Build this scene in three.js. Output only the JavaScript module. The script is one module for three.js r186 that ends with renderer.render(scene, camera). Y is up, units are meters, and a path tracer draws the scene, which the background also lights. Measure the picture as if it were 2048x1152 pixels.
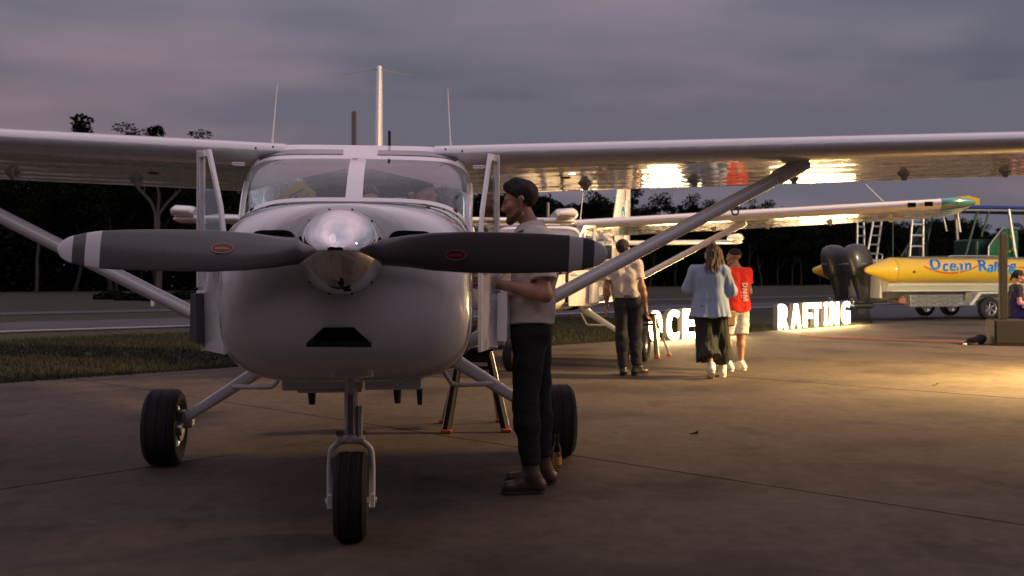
import * as THREE from 'three';
import { mergeGeometries, mergeVertices, toCreasedNormals } from 'three/addons/utils/BufferGeometryUtils.js';
import { RoundedBoxGeometry } from 'three/addons/geometries/RoundedBoxGeometry.js';
import { TextGeometry } from 'three/addons/geometries/TextGeometry.js';
import { FontLoader } from 'three/addons/loaders/FontLoader.js';
import { Brush, Evaluator, SUBTRACTION } from 'three-bvh-csg';

// ---------------------------------------------------------------- camera, sky, lights, exposure
const scene = new THREE.Scene();
const camera = new THREE.PerspectiveCamera(2 * Math.atan(576 / 2000) * 180 / Math.PI, 16 / 9, 0.05, 2000);
camera.position.set(0, 1.25, 0);
camera.lookAt(0, 1.25, -10);
camera.setViewOffset(2048, 1152, 0, 24, 2048, 1152);
camera.focus = 5.3;
camera.userData.fStop = 4.5;
const renderer = new THREE.WebGLRenderer({ antialias: true });
renderer.toneMapping = THREE.LinearToneMapping;
renderer.toneMappingExposure = 1;
renderer.shadowMap.enabled = true;

function mulberry(a) { return () => { a |= 0; a = a + 0x6D2B79F5 | 0; let t = Math.imul(a ^ a >>> 15, 1 | a); t = t + Math.imul(t ^ t >>> 7, 61 | t) ^ t; return ((t ^ t >>> 14) >>> 0) / 4294967296; }; }
const rnd = mulberry(20240611);
const R = (a, b) => a + (b - a) * rnd();
// value noise, 3D
const PERM = new Uint8Array(512); { const r = mulberry(7); const p = [...Array(256).keys()]; for (let i = 255; i > 0; i--) { const j = Math.floor(r() * (i + 1)); [p[i], p[j]] = [p[j], p[i]]; } for (let i = 0; i < 512; i++) PERM[i] = p[i & 255]; }
const fade = t => t * t * t * (t * (t * 6 - 15) + 10), lerp = (a, b, t) => a + (b - a) * t, clamp = (x, a, b) => x < a ? a : x > b ? b : x;
const smooth = (a, b, x) => { x = clamp((x - a) / (b - a), 0, 1); return x * x * (3 - 2 * x); };
function vn(x, y, z, per = 0) {
  let X = Math.floor(x), Y = Math.floor(y), Z = Math.floor(z); const fx = fade(x - X), fy = fade(y - Y), fz = fade(z - Z);
  const w = v => per ? ((v % per) + per) % per : v & 255;
  const h = (i, j, k) => PERM[(PERM[(PERM[w(X + i) & 255] + w(Y + j)) & 255] + w(Z + k)) & 255] / 127.5 - 1;
  return lerp(lerp(lerp(h(0, 0, 0), h(1, 0, 0), fx), lerp(h(0, 1, 0), h(1, 1, 0), fx), fy), lerp(lerp(h(0, 0, 1), h(1, 0, 1), fx), lerp(h(0, 1, 1), h(1, 1, 1), fx), fy), fz);
}
function fbm(x, y, z, oct, per = 0) { let s = 0, a = 1, t = 0; for (let i = 0; i < oct; i++) { s += a * vn(x, y, z + i * 17.3, per); t += a; a *= .5; x *= 2; y *= 2; per *= 2; z *= 1; } return s / t; }

{ // overcast dusk sky: mauve grey cloud deck, a little brighter overhead
  const W = 2048, H = 1024, d = new Float32Array(W * H * 4);
  for (let j = 0; j < H; j++) for (let i = 0; i < W; i++) {
    const el = ((j + .5) / H - .5) * Math.PI, az = ((i + .5) / W) * 2 * Math.PI;
    const y = Math.sin(el), c = Math.cos(el), x = Math.cos(az) * c, z = Math.sin(az) * c;
    const yy = Math.max(y, 0) + .10;                                   // flat cloud deck seen in perspective
    const px = x / yy, pz = z / yy;
    const n1 = fbm(px * .55 + 3, pz * .8, 1.5, 5), n2 = fbm(px * 1.25 + 9, pz * 1.7, 5.5, 6), n3 = fbm(px * .25, pz * .35 + 5, 11.5, 3);
    const up = smooth(.02, .85, y);
    const lum = lerp(.136, .52, Math.pow(up, .85));
    const fadeN = smooth(0, .1, y);
    const cl = 1 + fadeN * (.5 * n1 + .34 * n2 + .24 * n3);
    const pink = clamp(.5 + 1.1 * n1 + .6 * n2, 0, 1) * fadeN;
    const r = lerp(.90, 1.27, pink), g = lerp(.93, .93, pink), b = lerp(1.2, 1.12, pink);
    const o = (j * W + i) * 4; d[o] = lum * cl * r; d[o + 1] = lum * cl * g; d[o + 2] = lum * cl * b; d[o + 3] = 1;
    if (y < 0) { d[o] = d[o + 1] = d[o + 2] = .05; }
  }
  const t = new THREE.DataTexture(d, W, H, THREE.RGBAFormat, THREE.FloatType);
  t.mapping = THREE.EquirectangularReflectionMapping; t.magFilter = t.minFilter = THREE.LinearFilter; t.needsUpdate = true;
  scene.background = t; scene.environment = t;
}
const sun = new THREE.DirectionalLight(0xffe9dc, .06);                  // what is left of the day through the cloud
sun.position.set(-20, 60, 10); sun.castShadow = true; sun.shadow.radius = 60;
Object.assign(sun.shadow.camera, { left: -40, right: 40, top: 40, bottom: -40, near: 1, far: 200 });
scene.add(sun);

// ---------------------------------------------------------------- helpers
const NI = (g, same) => g.index ? g.toNonIndexed() : same ? g : g.clone();
const V = (x, y, z) => new THREE.Vector3(x, y, z);
const used = {};
function numbered(n) { const k = used[n] = (used[n] ?? -1) + 1; return k ? n + '_' + String(k).padStart(3, '0') : n; }
function tag(o, label, category, group, kind) { o.userData.label = label; o.userData.category = category; if (group) o.userData.group = group; if (kind) o.userData.kind = kind; return o; }
function thing(name, label, category, pos = [0, 0, 0], turn = 0, group) { const o = new THREE.Group(); o.name = numbered(name); o.position.set(...pos); o.rotation.y = turn; scene.add(o); return tag(o, label, category, group); }
function mesh(name, geo, mat, parent, label) { const m = new THREE.Mesh(geo, mat); m.name = parent ? name : numbered(name); m.castShadow = m.receiveShadow = true; (parent || scene).add(m); if (label) m.userData.label = label; return m; }
function struct(name, geo, mat) { const m = mesh(name, geo, mat); m.userData.kind = 'structure'; return m; }
function clone(o, pos, turn, label) { const c = o.clone(); c.name = numbered(o.name.replace(/_\d+$/, '')); c.userData = { ...o.userData }; if (label) c.userData.label = label; c.position.set(...pos); c.rotation.y = turn; scene.add(c); return c; }
const at = (px, py, d) => V((px - 1024) / 2000 * d, 1.25 + (552 - py) / 2000 * d, -d);   // measuring aid: where a photographed point stands at a distance
const std = (c, rough = .6, metal = 0, more = {}) => new THREE.MeshStandardMaterial({ color: Array.isArray(c) ? new THREE.Color().setRGB(...c) : c, roughness: rough, metalness: metal, ...more });
const phys = (c, rough, more = {}) => new THREE.MeshPhysicalMaterial({ color: Array.isArray(c) ? new THREE.Color().setRGB(...c) : c, roughness: rough, ...more });
function tex(n, fn, srgb = true) { // fn(u,v) -> [r,g,b] (0..1, sRGB when colour)
  const d = new Uint8Array(n * n * 4); for (let j = 0; j < n; j++) for (let i = 0; i < n; i++) { const c = fn(i / n, j / n), o = (j * n + i) * 4; d[o] = clamp(c[0], 0, 1) * 255; d[o + 1] = clamp(c[1], 0, 1) * 255; d[o + 2] = clamp(c[2], 0, 1) * 255; d[o + 3] = 255; }
  const t = new THREE.DataTexture(d, n, n); t.wrapS = t.wrapT = THREE.RepeatWrapping; t.magFilter = THREE.LinearFilter; t.minFilter = THREE.LinearMipmapLinearFilter; t.generateMipmaps = true; if (srgb) t.colorSpace = THREE.SRGBColorSpace; t.needsUpdate = true; return t;
}
const rep = (t, s) => { const c = t.clone(); c.repeat.set(1 / s, 1 / s); c.needsUpdate = true; return c; };
function canvasTex(w, h, draw) { const c = document.createElement('canvas'); c.width = w; c.height = h; draw(c.getContext('2d'), w, h); const t = new THREE.CanvasTexture(c); t.colorSpace = THREE.SRGBColorSpace; t.magFilter = THREE.LinearFilter; return t; }
function box(w, h, d, x = 0, y = 0, z = 0, r = 0) { const g = r ? new RoundedBoxGeometry(w, h, d, 2, r) : new THREE.BoxGeometry(w, h, d); return g.translate(x, y, z); }
function rod(a, b, r1, r2 = r1, seg = 12) { const dir = b.clone().sub(a), l = dir.length(); const g = new THREE.CylinderGeometry(r2, r1, l, seg); g.translate(0, l / 2, 0); g.applyQuaternion(new THREE.Quaternion().setFromUnitVectors(V(0, 1, 0), dir.normalize())); return g.translate(a.x, a.y, a.z); }
function pipe(pts, r, seg = 40, closed = false, tension = .3) { return new THREE.TubeGeometry(new THREE.CatmullRomCurve3(pts, closed, 'catmullrom', tension), seg, r, 10, closed); }
function merge(list) { return mergeGeometries(list.map(g => { const q = NI(g); for (const k of Object.keys(q.attributes)) if (!['position', 'normal', 'uv'].includes(k)) q.deleteAttribute(k); if (!q.attributes.uv) q.setAttribute('uv', new THREE.BufferAttribute(new Float32Array(q.attributes.position.count * 2), 2)); return q; })); }
// skin a list of rings (equal length arrays of Vector3); closed rings wrap round
function loft(rings, { closed = true, capA = false, capB = false, uv } = {}) {
  const n = rings[0].length, m = rings.length, w = closed ? n + 1 : n, pos = [], uvs = [], idx = [];
  let L = 0;
  for (let i = 0; i < m; i++) { if (i) L += rings[i][0].distanceTo(rings[i - 1][0]); let s = 0; for (let j = 0; j < w; j++) { const p = rings[i][j % n]; if (j) s += p.distanceTo(rings[i][(j - 1) % n]); pos.push(p.x, p.y, p.z); uv ? uvs.push(...uv(p)) : uvs.push(s, L); } }
  for (let i = 0; i < m - 1; i++) for (let j = 0; j < w - 1; j++) { const a = i * w + j, b = a + 1, c = a + w, d = c + 1; idx.push(a, b, c, b, d, c); }
  const g = new THREE.BufferGeometry(); g.setAttribute('position', new THREE.Float32BufferAttribute(pos, 3)); g.setAttribute('uv', new THREE.Float32BufferAttribute(uvs, 2)); g.setIndex(idx);
  g.computeVertexNormals();
  if (closed) { const N = g.attributes.normal; for (let i = 0; i < m; i++) { const a = i * w, b = a + w - 1; const v = V(N.getX(a) + N.getX(b), N.getY(a) + N.getY(b), N.getZ(a) + N.getZ(b)).normalize(); N.setXYZ(a, v.x, v.y, v.z); N.setXYZ(b, v.x, v.y, v.z); } }
  if (!capA && !capB) return g;
  const parts = [NI(g)];
  const cap = (ring, flip) => { const c = ring.reduce((s, p) => s.add(p), V(0, 0, 0)).divideScalar(n), q = [], uq = []; for (let j = 0; j < n; j++) { const a = ring[j], b = ring[(j + 1) % n]; for (const p of flip ? [c, b, a] : [c, a, b]) { q.push(p.x, p.y, p.z); uq.push(p.x, p.y); } } const k = new THREE.BufferGeometry(); k.setAttribute('position', new THREE.Float32BufferAttribute(q, 3)); k.setAttribute('uv', new THREE.Float32BufferAttribute(uq, 2)); k.computeVertexNormals(); return k; };
  if (capA) parts.push(cap(rings[0], false)); if (capB) parts.push(cap(rings[m - 1], true));
  return mergeGeometries(parts);
}
function extrude(pts, depth, bevel = 0, holes = []) { const s = new THREE.Shape(pts.map(p => new THREE.Vector2(...p))); for (const h of holes) s.holes.push(new THREE.Path(h.map(p => new THREE.Vector2(...p)))); return new THREE.ExtrudeGeometry(s, { depth, bevelEnabled: bevel > 0, bevelThickness: bevel, bevelSize: bevel, bevelOffset: -bevel, bevelSegments: 2, curveSegments: 16 }); }
const lathe = (pts, seg = 48) => new THREE.LatheGeometry(pts.map(p => new THREE.Vector2(...p)), seg);

// ---------------------------------------------------------------- materials
const noiseA = tex(512, (u, v) => { const n = .5 + .5 * fbm(u * 8, v * 8, 3, 6, 8); return [n, n, n]; }, false);
const fineN = tex(512, (u, v) => { const n = .5 + .5 * fbm(u * 64, v * 64, 8, 3, 64); return [n, n, n]; }, false);
const weave = tex(256, (u, v) => { const n = .5 + .25 * Math.sin(u * 128 * Math.PI) * Math.sin(v * 128 * Math.PI) + .2 * fbm(u * 16, v * 16, 2, 3, 16); return [n, n, n]; }, false);
const M = {};
M.paint = phys([.79, .785, .78], .32, { clearcoat: 1, clearcoatRoughness: .05, roughnessMap: rep(noiseA, .8) }); M.paint.roughness = .5;
const rivets = tex(512, (u, v) => { const n = .5 + .16 * fbm(u * 5, v * 5, 12, 3, 5); let d = 0; const dot = (a, b) => { const q = Math.hypot(a, b) * .6; if (q < .0042) d = Math.max(d, .4 * (1 - (q / .0042) ** 2)); }; const a = ((u * 20) % 1 - .5) / 20, b = ((v * 20) % 1 - .5) / 20; for (const l of [.25, .27, .75]) dot(a, v - l); for (const l of [.5]) dot(u - l, b); const seam = Math.abs(v - .26) < .0022 || Math.abs(u - .97) < .002 ? -.3 : 0; return [n + d + seam, n + d + seam, n + d + seam]; }, false);
M.skin = M.paint.clone(); M.skin.bumpMap = rep(rivets, .6); M.skin.bumpScale = .0016;
M.dark = std([.012, .012, .013], .8);
M.rubber = std([.013, .013, .014], .75, 0, { bumpMap: rep(fineN, .2), bumpScale: .001 });
M.chrome = std([.82, .8, .78], .045, 1);
M.alu = std([.62, .62, .62], .35, 1);
M.steel = std([.35, .34, .33], .4, 1);
M.bladeGrey = std([.115, .108, .108], .5, 0, { roughnessMap: rep(fineN, .15) });
M.bladeWhite = std([.74, .72, .73], .45);
M.screw = std([.06, .05, .045], .45, .7);
M.glass = new THREE.MeshPhysicalMaterial({ color: new THREE.Color().setRGB(.93, .94, .95), roughness: .02, transmission: 1, thickness: 0, ior: 1.5 });
M.smoke = phys([.012, .014, .018], .06, { clearcoat: 1, clearcoatRoughness: .03 });
M.cabin = std([.05, .052, .058], .9);
M.seat = std([.03, .035, .05], .85, 0, { bumpMap: rep(weave, .1), bumpScale: .0006 });
// ---------------------------------------------------------------- ground, apron, runway
const grassTex = tex(1024, (u, v) => {
  const n = fbm(u * 6, v * 6, 1, 5, 6), f = fbm(u * 70, v * 70, 4, 3, 70), y = fbm(u * 14, v * 14, 9, 4, 14);
  const k = .5 + .5 * n, s = 1 + .55 * f;
  return [(.145 + .06 * k + .06 * Math.max(0, y)) * s, (.16 + .04 * k) * s, (.075 + .02 * k) * s];
});
const concTex = tex(2048, (u, v) => {
  const n = fbm(u * 5, v * 5, 2, 6, 5), s = fbm(u * 11, v * 11, 6, 5, 11), f = fbm(u * 160, v * 160, 3, 3, 160), m = fbm(u * 40, v * 40, 21, 4, 40);
  const oil = smooth(.30, .62, fbm(u * 22 + 3, v * 22, 41, 4, 22)) * .16; const stain = smooth(.0, .6, s) * .20 + smooth(.38, .6, m) * .12 + oil * .7;
  const k = (.545 + .06 * n + .055 * f + .04 * m) * (1 - stain);
  return [k * .61, k * .55, k * .49];
});
const concBump = tex(1024, (u, v) => { const f = fbm(u * 120, v * 120, 3, 4, 120), n = fbm(u * 10, v * 10, 30, 4, 10); const k = .5 + .28 * f + .2 * n; return [k, k, k]; }, false);
const asphTex = tex(512, (u, v) => { const f = fbm(u * 90, v * 90, 5, 3, 90), n = fbm(u * 6, v * 6, 2, 4, 6); const k = .25 + .05 * n + .06 * f; return [k * .97, k * .98, k * 1.06]; });
M.grass = std(0xffffff, .95, 0, { map: rep(grassTex, 9), bumpMap: rep(fineN, 1.5), bumpScale: .05 });
M.conc = phys([1, 1, 1], .86, { map: rep(concTex, 11), bumpMap: rep(concBump, 2.3), bumpScale: .0026, specularIntensity: .35 });
M.asph = std(0xffffff, .85, 0, { map: rep(asphTex, 4), bumpMap: rep(fineN, .8), bumpScale: .004 });
M.joint = std([.018, .016, .015], .95);
M.line = std([.6, .6, .57], .8);
function sheet(poly, y, thick = 0) { // flat polygon [x,z] at height y, uv in metres
  const s = new THREE.Shape(poly.map(p => new THREE.Vector2(p[0], -p[1])));
  const g = thick ? new THREE.ExtrudeGeometry(s, { depth: thick, bevelEnabled: false }) : new THREE.ShapeGeometry(s);
  g.rotateX(-Math.PI / 2); g.translate(0, y - thick, 0);
  const P = g.attributes.position, U = g.attributes.uv; for (let i = 0; i < P.count; i++) U.setXY(i, P.getX(i), P.getZ(i));
  return g;
}
{ // gently uneven grass field, one sheet out to the horizon
  const g = new THREE.PlaneGeometry(1800, 1800, 60, 60); g.rotateX(-Math.PI / 2); g.translate(0, -.05, 0);
  const P = g.attributes.position, U = g.attributes.uv; for (let i = 0; i < P.count; i++) U.setXY(i, P.getX(i), P.getZ(i));
  struct('ground', g, M.grass);
}
// apron: slabs on a turned grid, cut along the grass
const UA = [.671, -.742], VA = [.742, .671];
const ED0 = [-6, -11.7], ED1 = [6.1, -23.1], EN = (() => { const d = [ED1[0] - ED0[0], ED1[1] - ED0[1]], l = Math.hypot(...d); return [-d[1] / l, d[0] / l]; })(); // towards the apron
const edgeDist = p => (p[0] - ED0[0]) * EN[0] + (p[1] - ED0[1]) * EN[1];
function clip(poly, f) { const out = []; for (let i = 0; i < poly.length; i++) { const a = poly[i], b = poly[(i + 1) % poly.length], da = f(a), db = f(b); if (da >= 0) out.push(a); if (da * db < 0) { const t = da / (da - db); out.push([lerp(a[0], b[0], t), lerp(a[1], b[1], t)]); } } return out; }
{
  const apron = new THREE.Group(); apron.name = 'apron'; apron.userData.kind = 'structure'; scene.add(apron);
  mesh('joint_bed', sheet(clip([[-60, 40], [60, 40], [60, -70], [-60, -70]], p => edgeDist(p) - .02), -.018), M.joint, apron);
  for (let i = -7; i <= 6; i++) for (let j = -6; j <= 7; j++) {
    const u0 = 5.45 + 5.6 * i + .011, u1 = u0 + 5.578, v0 = -6.15 + 5.6 * j + .011, v1 = v0 + 5.578;
    let q = [[u0, v0], [u1, v0], [u1, v1], [u0, v1]].map(([u, v]) => [UA[0] * u + VA[0] * v, UA[1] * u + VA[1] * v]);
    q = clip(q, edgeDist); if (q.length < 3 || q.every(p => p[1] > 9) || q.every(p => Math.abs(p[0]) > 32)) continue;
    mesh('slab', sheet(q, R(-.0015, .0015), .1), M.conc, apron);
  }
}
const RD = [.78, -.626], RN = [-.626, -.78];
const strip = (o0, o1) => [[-8.1 + RN[0] * o0 - RD[0] * 120, -25.3 + RN[1] * o0 - RD[1] * 120], [-8.1 + RN[0] * o0 + RD[0] * 160, -25.3 + RN[1] * o0 + RD[1] * 160], [-8.1 + RN[0] * o1 + RD[0] * 160, -25.3 + RN[1] * o1 + RD[1] * 160], [-8.1 + RN[0] * o1 - RD[0] * 120, -25.3 + RN[1] * o1 - RD[1] * 120]];
struct('taxiway', sheet(strip(0, 5.5), -.03), M.asph);
struct('runway', sheet(strip(11.3, 14), -.03), M.asph);
struct('edge_line', sheet(strip(.5, .68), -.026), M.line);
{ // asphalt hardstand under the boat trailer, right behind the apron
  struct('road', sheet([[9.6, -26.6], [30, -24], [44, -40], [16, -45]], -.034), M.asph);
}
M.blade = std([.016, .022, .0065], .8, 0, { side: THREE.DoubleSide });
{ // grass blades on the near verge
  const pos = [], N = []; const r = mulberry(5);
  for (let k = 0; k < 5; k++) { const a = r() * 6.28, h = .05 + r() * .06, w = .006, lx = Math.cos(a) * .03, lz = Math.sin(a) * .03, ox = (r() - .5) * .09, oz = (r() - .5) * .09; pos.push(ox - w * Math.sin(a), 0, oz + w * Math.cos(a), ox + w * Math.sin(a), 0, oz - w * Math.cos(a), ox + lx, h, oz + lz); }
  const g = new THREE.BufferGeometry(); g.setAttribute('position', new THREE.Float32BufferAttribute(pos, 3)); g.computeVertexNormals();
  const pts = [];
  const add = (n, f) => { for (let i = 0; i < n; i++) { const p = f(); if (p) pts.push(p); } };
  const E = (s, o) => [ED0[0] + (ED1[0] - ED0[0]) * s - EN[0] * o, ED0[1] + (ED1[1] - ED0[1]) * s - EN[1] * o];
  add(9000, () => { const p = E(R(-.35, 1.25), Math.pow(rnd(), 3) * .6 - .07); return [...p, R(.6, 1.3)]; });
  add(46000, () => { const p = E(R(-.5, 1.15), R(.05, 9)); if ((p[0] + 8.1) * RN[0] + (p[1] + 25.3) * RN[1] > -.2) return null; return [...p, R(.5, 1.1)]; });
  const im = new THREE.InstancedMesh(g, M.blade, pts.length), m4 = new THREE.Matrix4(), q = new THREE.Quaternion(), c = new THREE.Color();
  pts.forEach((p, i) => { q.setFromAxisAngle(V(0, 1, 0), R(0, 6.28)); m4.compose(V(p[0], -.05, p[1]), q, V(p[2], p[2] * R(.7, 1.2), p[2])); im.setMatrixAt(i, m4); const d = fbm(p[0] * .5, p[1] * .5, 3, 3); c.setRGB(1 + .9 * Math.max(0, d) + R(-.2, .3), 1 + .2 * d + R(-.2, .2), .9); im.setColorAt(i, c); });
  im.name = 'grass'; im.receiveShadow = im.castShadow = true; scene.add(im); tag(im, 'short dry green grass on the verge beside the apron', 'grass', null, 'stuff');
}
// ---------------------------------------------------------------- high wing single engine aeroplane
// local frame: nose towards +z, hub of the propeller above the origin
function seRing(w, yb, yt, n, z, N = 88) { const cy = (yb + yt) / 2, h = (yt - yb) / 2, out = []; for (let i = 0; i < N; i++) { const a = i / N * 2 * Math.PI, c = Math.cos(a), s = Math.sin(a); out.push(V(w * Math.sign(c) * Math.abs(c) ** (2 / n), cy + h * Math.sign(s) * Math.abs(s) ** (2 / n), z)); } return out; }
const COWL = [[-.075, .19, 1.15, 1.52, 2], [-.085, .27, 1.08, 1.535, 2.1], [-.105, .355, 1.0, 1.54, 2.3], [-.15, .43, .925, 1.545, 2.6], [-.22, .485, .868, 1.55, 2.9], [-.34, .525, .815, 1.558, 3.3], [-.5, .55, .783, 1.568, 3.7], [-.8, .575, .762, 1.595, 4.1], [-1.1, .592, .756, 1.612, 4.7], [-1.32, .602, .755, 1.626, 5]];
function tableAt(T, z) { for (let i = 1; i < T.length; i++) if (z >= T[i][0]) { const t = (z - T[i - 1][0]) / (T[i][0] - T[i - 1][0]); return T[i].map((v, k) => lerp(T[i - 1][k], v, t)); } return T[T.length - 1]; }
function cowlAt(z, a) { const [, w, yb, yt, n] = tableAt(COWL, z), c = Math.cos(a), s = Math.sin(a); return V(w * Math.sign(c) * Math.abs(c) ** (2 / n), (yb + yt) / 2 + (yt - yb) / 2 * Math.sign(s) * Math.abs(s) ** (2 / n), z); }
function topArc(w, yb, yt, n, y0, zf, N = 72) { // upper arc of a section from the -x side to the +x side, evenly spaced
  const cy = (yb + yt) / 2, h = (yt - yb) / 2, a0 = Math.asin(((y0 - cy) / h) ** (n / 2)), p = [];
  for (let i = 0; i <= 400; i++) { const a = Math.PI - a0 - (Math.PI - 2 * a0) * i / 400, c = Math.cos(a), s = Math.sin(a), x = w * Math.sign(c) * Math.abs(c) ** (2 / n), y = cy + h * Math.abs(s) ** (2 / n); p.push(V(x, y, zf(x / w, y))); }
  const L = [0]; for (let i = 1; i < p.length; i++) L.push(L[i - 1] + p[i].distanceTo(p[i - 1]));
  const out = []; let k = 0; for (let j = 0; j <= N; j++) { const t = L[400] * j / N; while (k < 399 && L[k + 1] < t) k++; out.push(p[k].clone().lerp(p[k + 1], clamp((t - L[k]) / (L[k + 1] - L[k] || 1), 0, 1))); } return out;
}
const arcB = topArc(.604, .755, 1.628, 5, 1.40, u => -1.13 - .17 * u * u), arcT = topArc(.664, .755, 1.925, 8, 1.75, u => -1.84 - .1 * u * u), arcU = topArc(.666, .755, 2.035, 7, 1.75, () => -2.12);
function pick(arc, t) { const f = clamp(t, 0, 1) * (arc.length - 1), i = Math.min(Math.floor(f), arc.length - 2); return arc[i].clone().lerp(arc[i + 1], f - i); }
function skin(t, v) { if (v <= 1) { const p = pick(arcB, t).lerp(pick(arcT, t), v); p.y += .035 * Math.sin(Math.PI * v); p.z += .02 * Math.sin(Math.PI * v); return p; } return pick(arcT, t).lerp(pick(arcU, t), (v - 1) / .4); }
function patch(t0, t1, v0, v1, off, thick, nt = 24, nv = 10) { // a piece of that skin, lifted by off, with thickness
  const grid = k => { const rows = []; for (let j = 0; j <= nv; j++) { const row = []; for (let i = 0; i <= nt; i++) { const t = lerp(t0, t1, i / nt), v = lerp(v0, v1, j / nv), p = skin(t, v), n = skin(t + .01, v).sub(skin(t - .01, v)).cross(skin(t, Math.min(v + .02, 1.4)).sub(skin(t, v - .02))).normalize(); row.push(p.addScaledVector(n, k)); } rows.push(row); } return rows; };
  const a = grid(off); if (!thick) return loft(a, { closed: false });
  const b = grid(off - thick); return toCreasedNormals(loft(a.map((r, i) => [...r, ...b[i].slice().reverse()]), { capA: true, capB: true }), .6);
}
const HULL = [[-2.11, .664, .755, 2.022, 7], [-2.5, .666, .755, 2.045, 6], [-3.6, .66, .77, 2.03, 6], [-4.4, .62, .82, 1.98, 5.2], [-5.2, .54, .93, 1.92, 4.4], [-6.0, .43, 1.08, 1.88, 3.6], [-6.8, .30, 1.26, 1.85, 3], [-7.6, .17, 1.45, 1.83, 2.5], [-8.3, .05, 1.62, 1.79, 2]];
function hull(z0, z1, steps, capB) { const rings = []; for (let i = 0; i <= steps; i++) { const [z, w, yb, yt, n] = tableAt(HULL, lerp(z0, z1, i / steps)); rings.push(seRing(w, yb, yt, n, z)); } return loft(rings, { capB }); }
const UP = [[0, 0], [.008, .018], [.025, .034], [.06, .05], [.12, .064], [.25, .077], [.45, .074], [.7, .055], [.95, .028], [1.15, .001], [1.6, -.107]], LO = [[0, 0], [.007, -.02], [.022, -.037], [.055, -.055], [.11, -.068], [.18, -.076], [.35, -.083], [.7, -.093], [1.15, -.106], [1.6, -.119]];
function pw(T, s) { for (let i = 1; i < T.length; i++) if (s <= T[i][0]) { const t = (s - T[i - 1][0]) / (T[i][0] - T[i - 1][0]); return lerp(T[i - 1][1], T[i][1], t); } return T[T.length - 1][1]; }
function curveY(T, s) { // rounded through the table by sampling in sqrt space
  let y = 0, w = 0; for (let k = -2; k <= 2; k++) { const q = Math.max(0, Math.sqrt(s) + k * .02) ** 2; const g = 3 - Math.abs(k); y += g * pw(T, Math.min(q, 1.6)); w += g; } return s < .002 ? 0 : y / w; }
const wingY = x => 1.982 + (x - .6) * .04;
function wingRing(x, s0, s1, blunt) { // closed ring of the aerofoil between chord stations s0..s1
  const k = 1 - Math.max(0, x - 3) * .02, up = [], lo = [], nu = 20, nl = 26;
  for (let i = 0; i <= nu; i++) { const s = s0 + (s1 - s0) * (s0 ? i / nu : (i / nu) ** 2); up.push([s, curveY(UP, s)]); }
  for (let i = s0 ? 0 : 1; i <= nl; i++) { const s = s0 + (s1 - s0) * (s0 ? i / nl : (i / nl) ** 1.7); const dent = s > .12 ? .0006 * vn(x * 3.4, s * 5, 4) + .00045 * vn(x * 9, s * 14, 9) + .00055 * Math.sin(s * 24 + 1.2 * vn(x * 2, s, 5)) : 0; lo.push([s, curveY(LO, s) + dent]); }
  return [...up.reverse(), ...lo].map(([s, y]) => V(x, wingY(x) + y * k, -2.0 - s * k));
}
function wingPart(x0, x1, s0, s1, n) { const r = []; for (let i = 0; i <= n; i++) r.push(wingRing(lerp(x0, x1, i / n), s0, s1)); return toCreasedNormals(loft(r, { capA: true, capB: true }), .7); }
const mirror = g => { const m = NI(g); m.scale(-1, 1, 1); const A = Object.values(m.attributes); for (let i = 0; i < m.attributes.position.count; i += 3) for (const a of A) for (let k = 0; k < a.itemSize; k++) { const t = a.array[(i + 1) * a.itemSize + k]; a.array[(i + 1) * a.itemSize + k] = a.array[(i + 2) * a.itemSize + k]; a.array[(i + 2) * a.itemSize + k] = t; } return m; };

// propeller blade along +x: [radius, upper edge, lower edge, half thickness, twist]
const BL = [[.13, .045, -.045, .036, .62], [.18, .05, -.052, .03, .58], [.26, .063, -.06, .022, .52], [.36, .074, -.074, .017, .46], [.5, .079, -.083, .013, .4], [.64, .078, -.085, .011, .35], [.8, .073, -.083, .009, .31], [.9, .067, -.078, .0075, .28], [.93, .063, -.074, .007, .27], [.96, .058, -.069, .0065, .26], [1.0, .048, -.06, .0055, .25], [1.02, .0405, -.053, .005, .25], [1.034, .0325, -.045, .0045, .25], [1.045, .0225, -.036, .004, .25], [1.052, .013, -.0265, .003, .25], [1.056, .005, -.018, .0025, .25], [1.058, -.002, -.011, .002, .25]];
function bladeRing(r) { const q = BL.findIndex(b => b[0] >= r - 1e-6), i = Math.max(1, q), A = BL[i - 1], B = BL[i], t = clamp((r - A[0]) / (B[0] - A[0]), 0, 1), [, u, l, th, tw] = A.map((v, k) => lerp(v, B[k], t)); const ring = []; const a = (u - l) / 2, c = (u + l) / 2; for (let k = 0; k < 28; k++) { const f = k / 28 * 6.2832, y = a / Math.cos(tw) * Math.cos(f), z = th * Math.sin(f) + (Math.sin(f) > 0 ? th * .5 * (1 - Math.cos(f) ** 2) : 0); ring.push(V(r, c + y * Math.cos(tw) - z * Math.sin(tw), y * Math.sin(tw) + z * Math.cos(tw))); } return ring; }
function bladePart(r0, r1, cap) { const r = [], n = Math.max(8, Math.ceil((r1 - r0) / .02)); for (let i = 0; i <= n; i++) r.push(bladeRing(lerp(r0, r1, i / n))); return loft(r, { capA: false, capB: cap }); }

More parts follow.
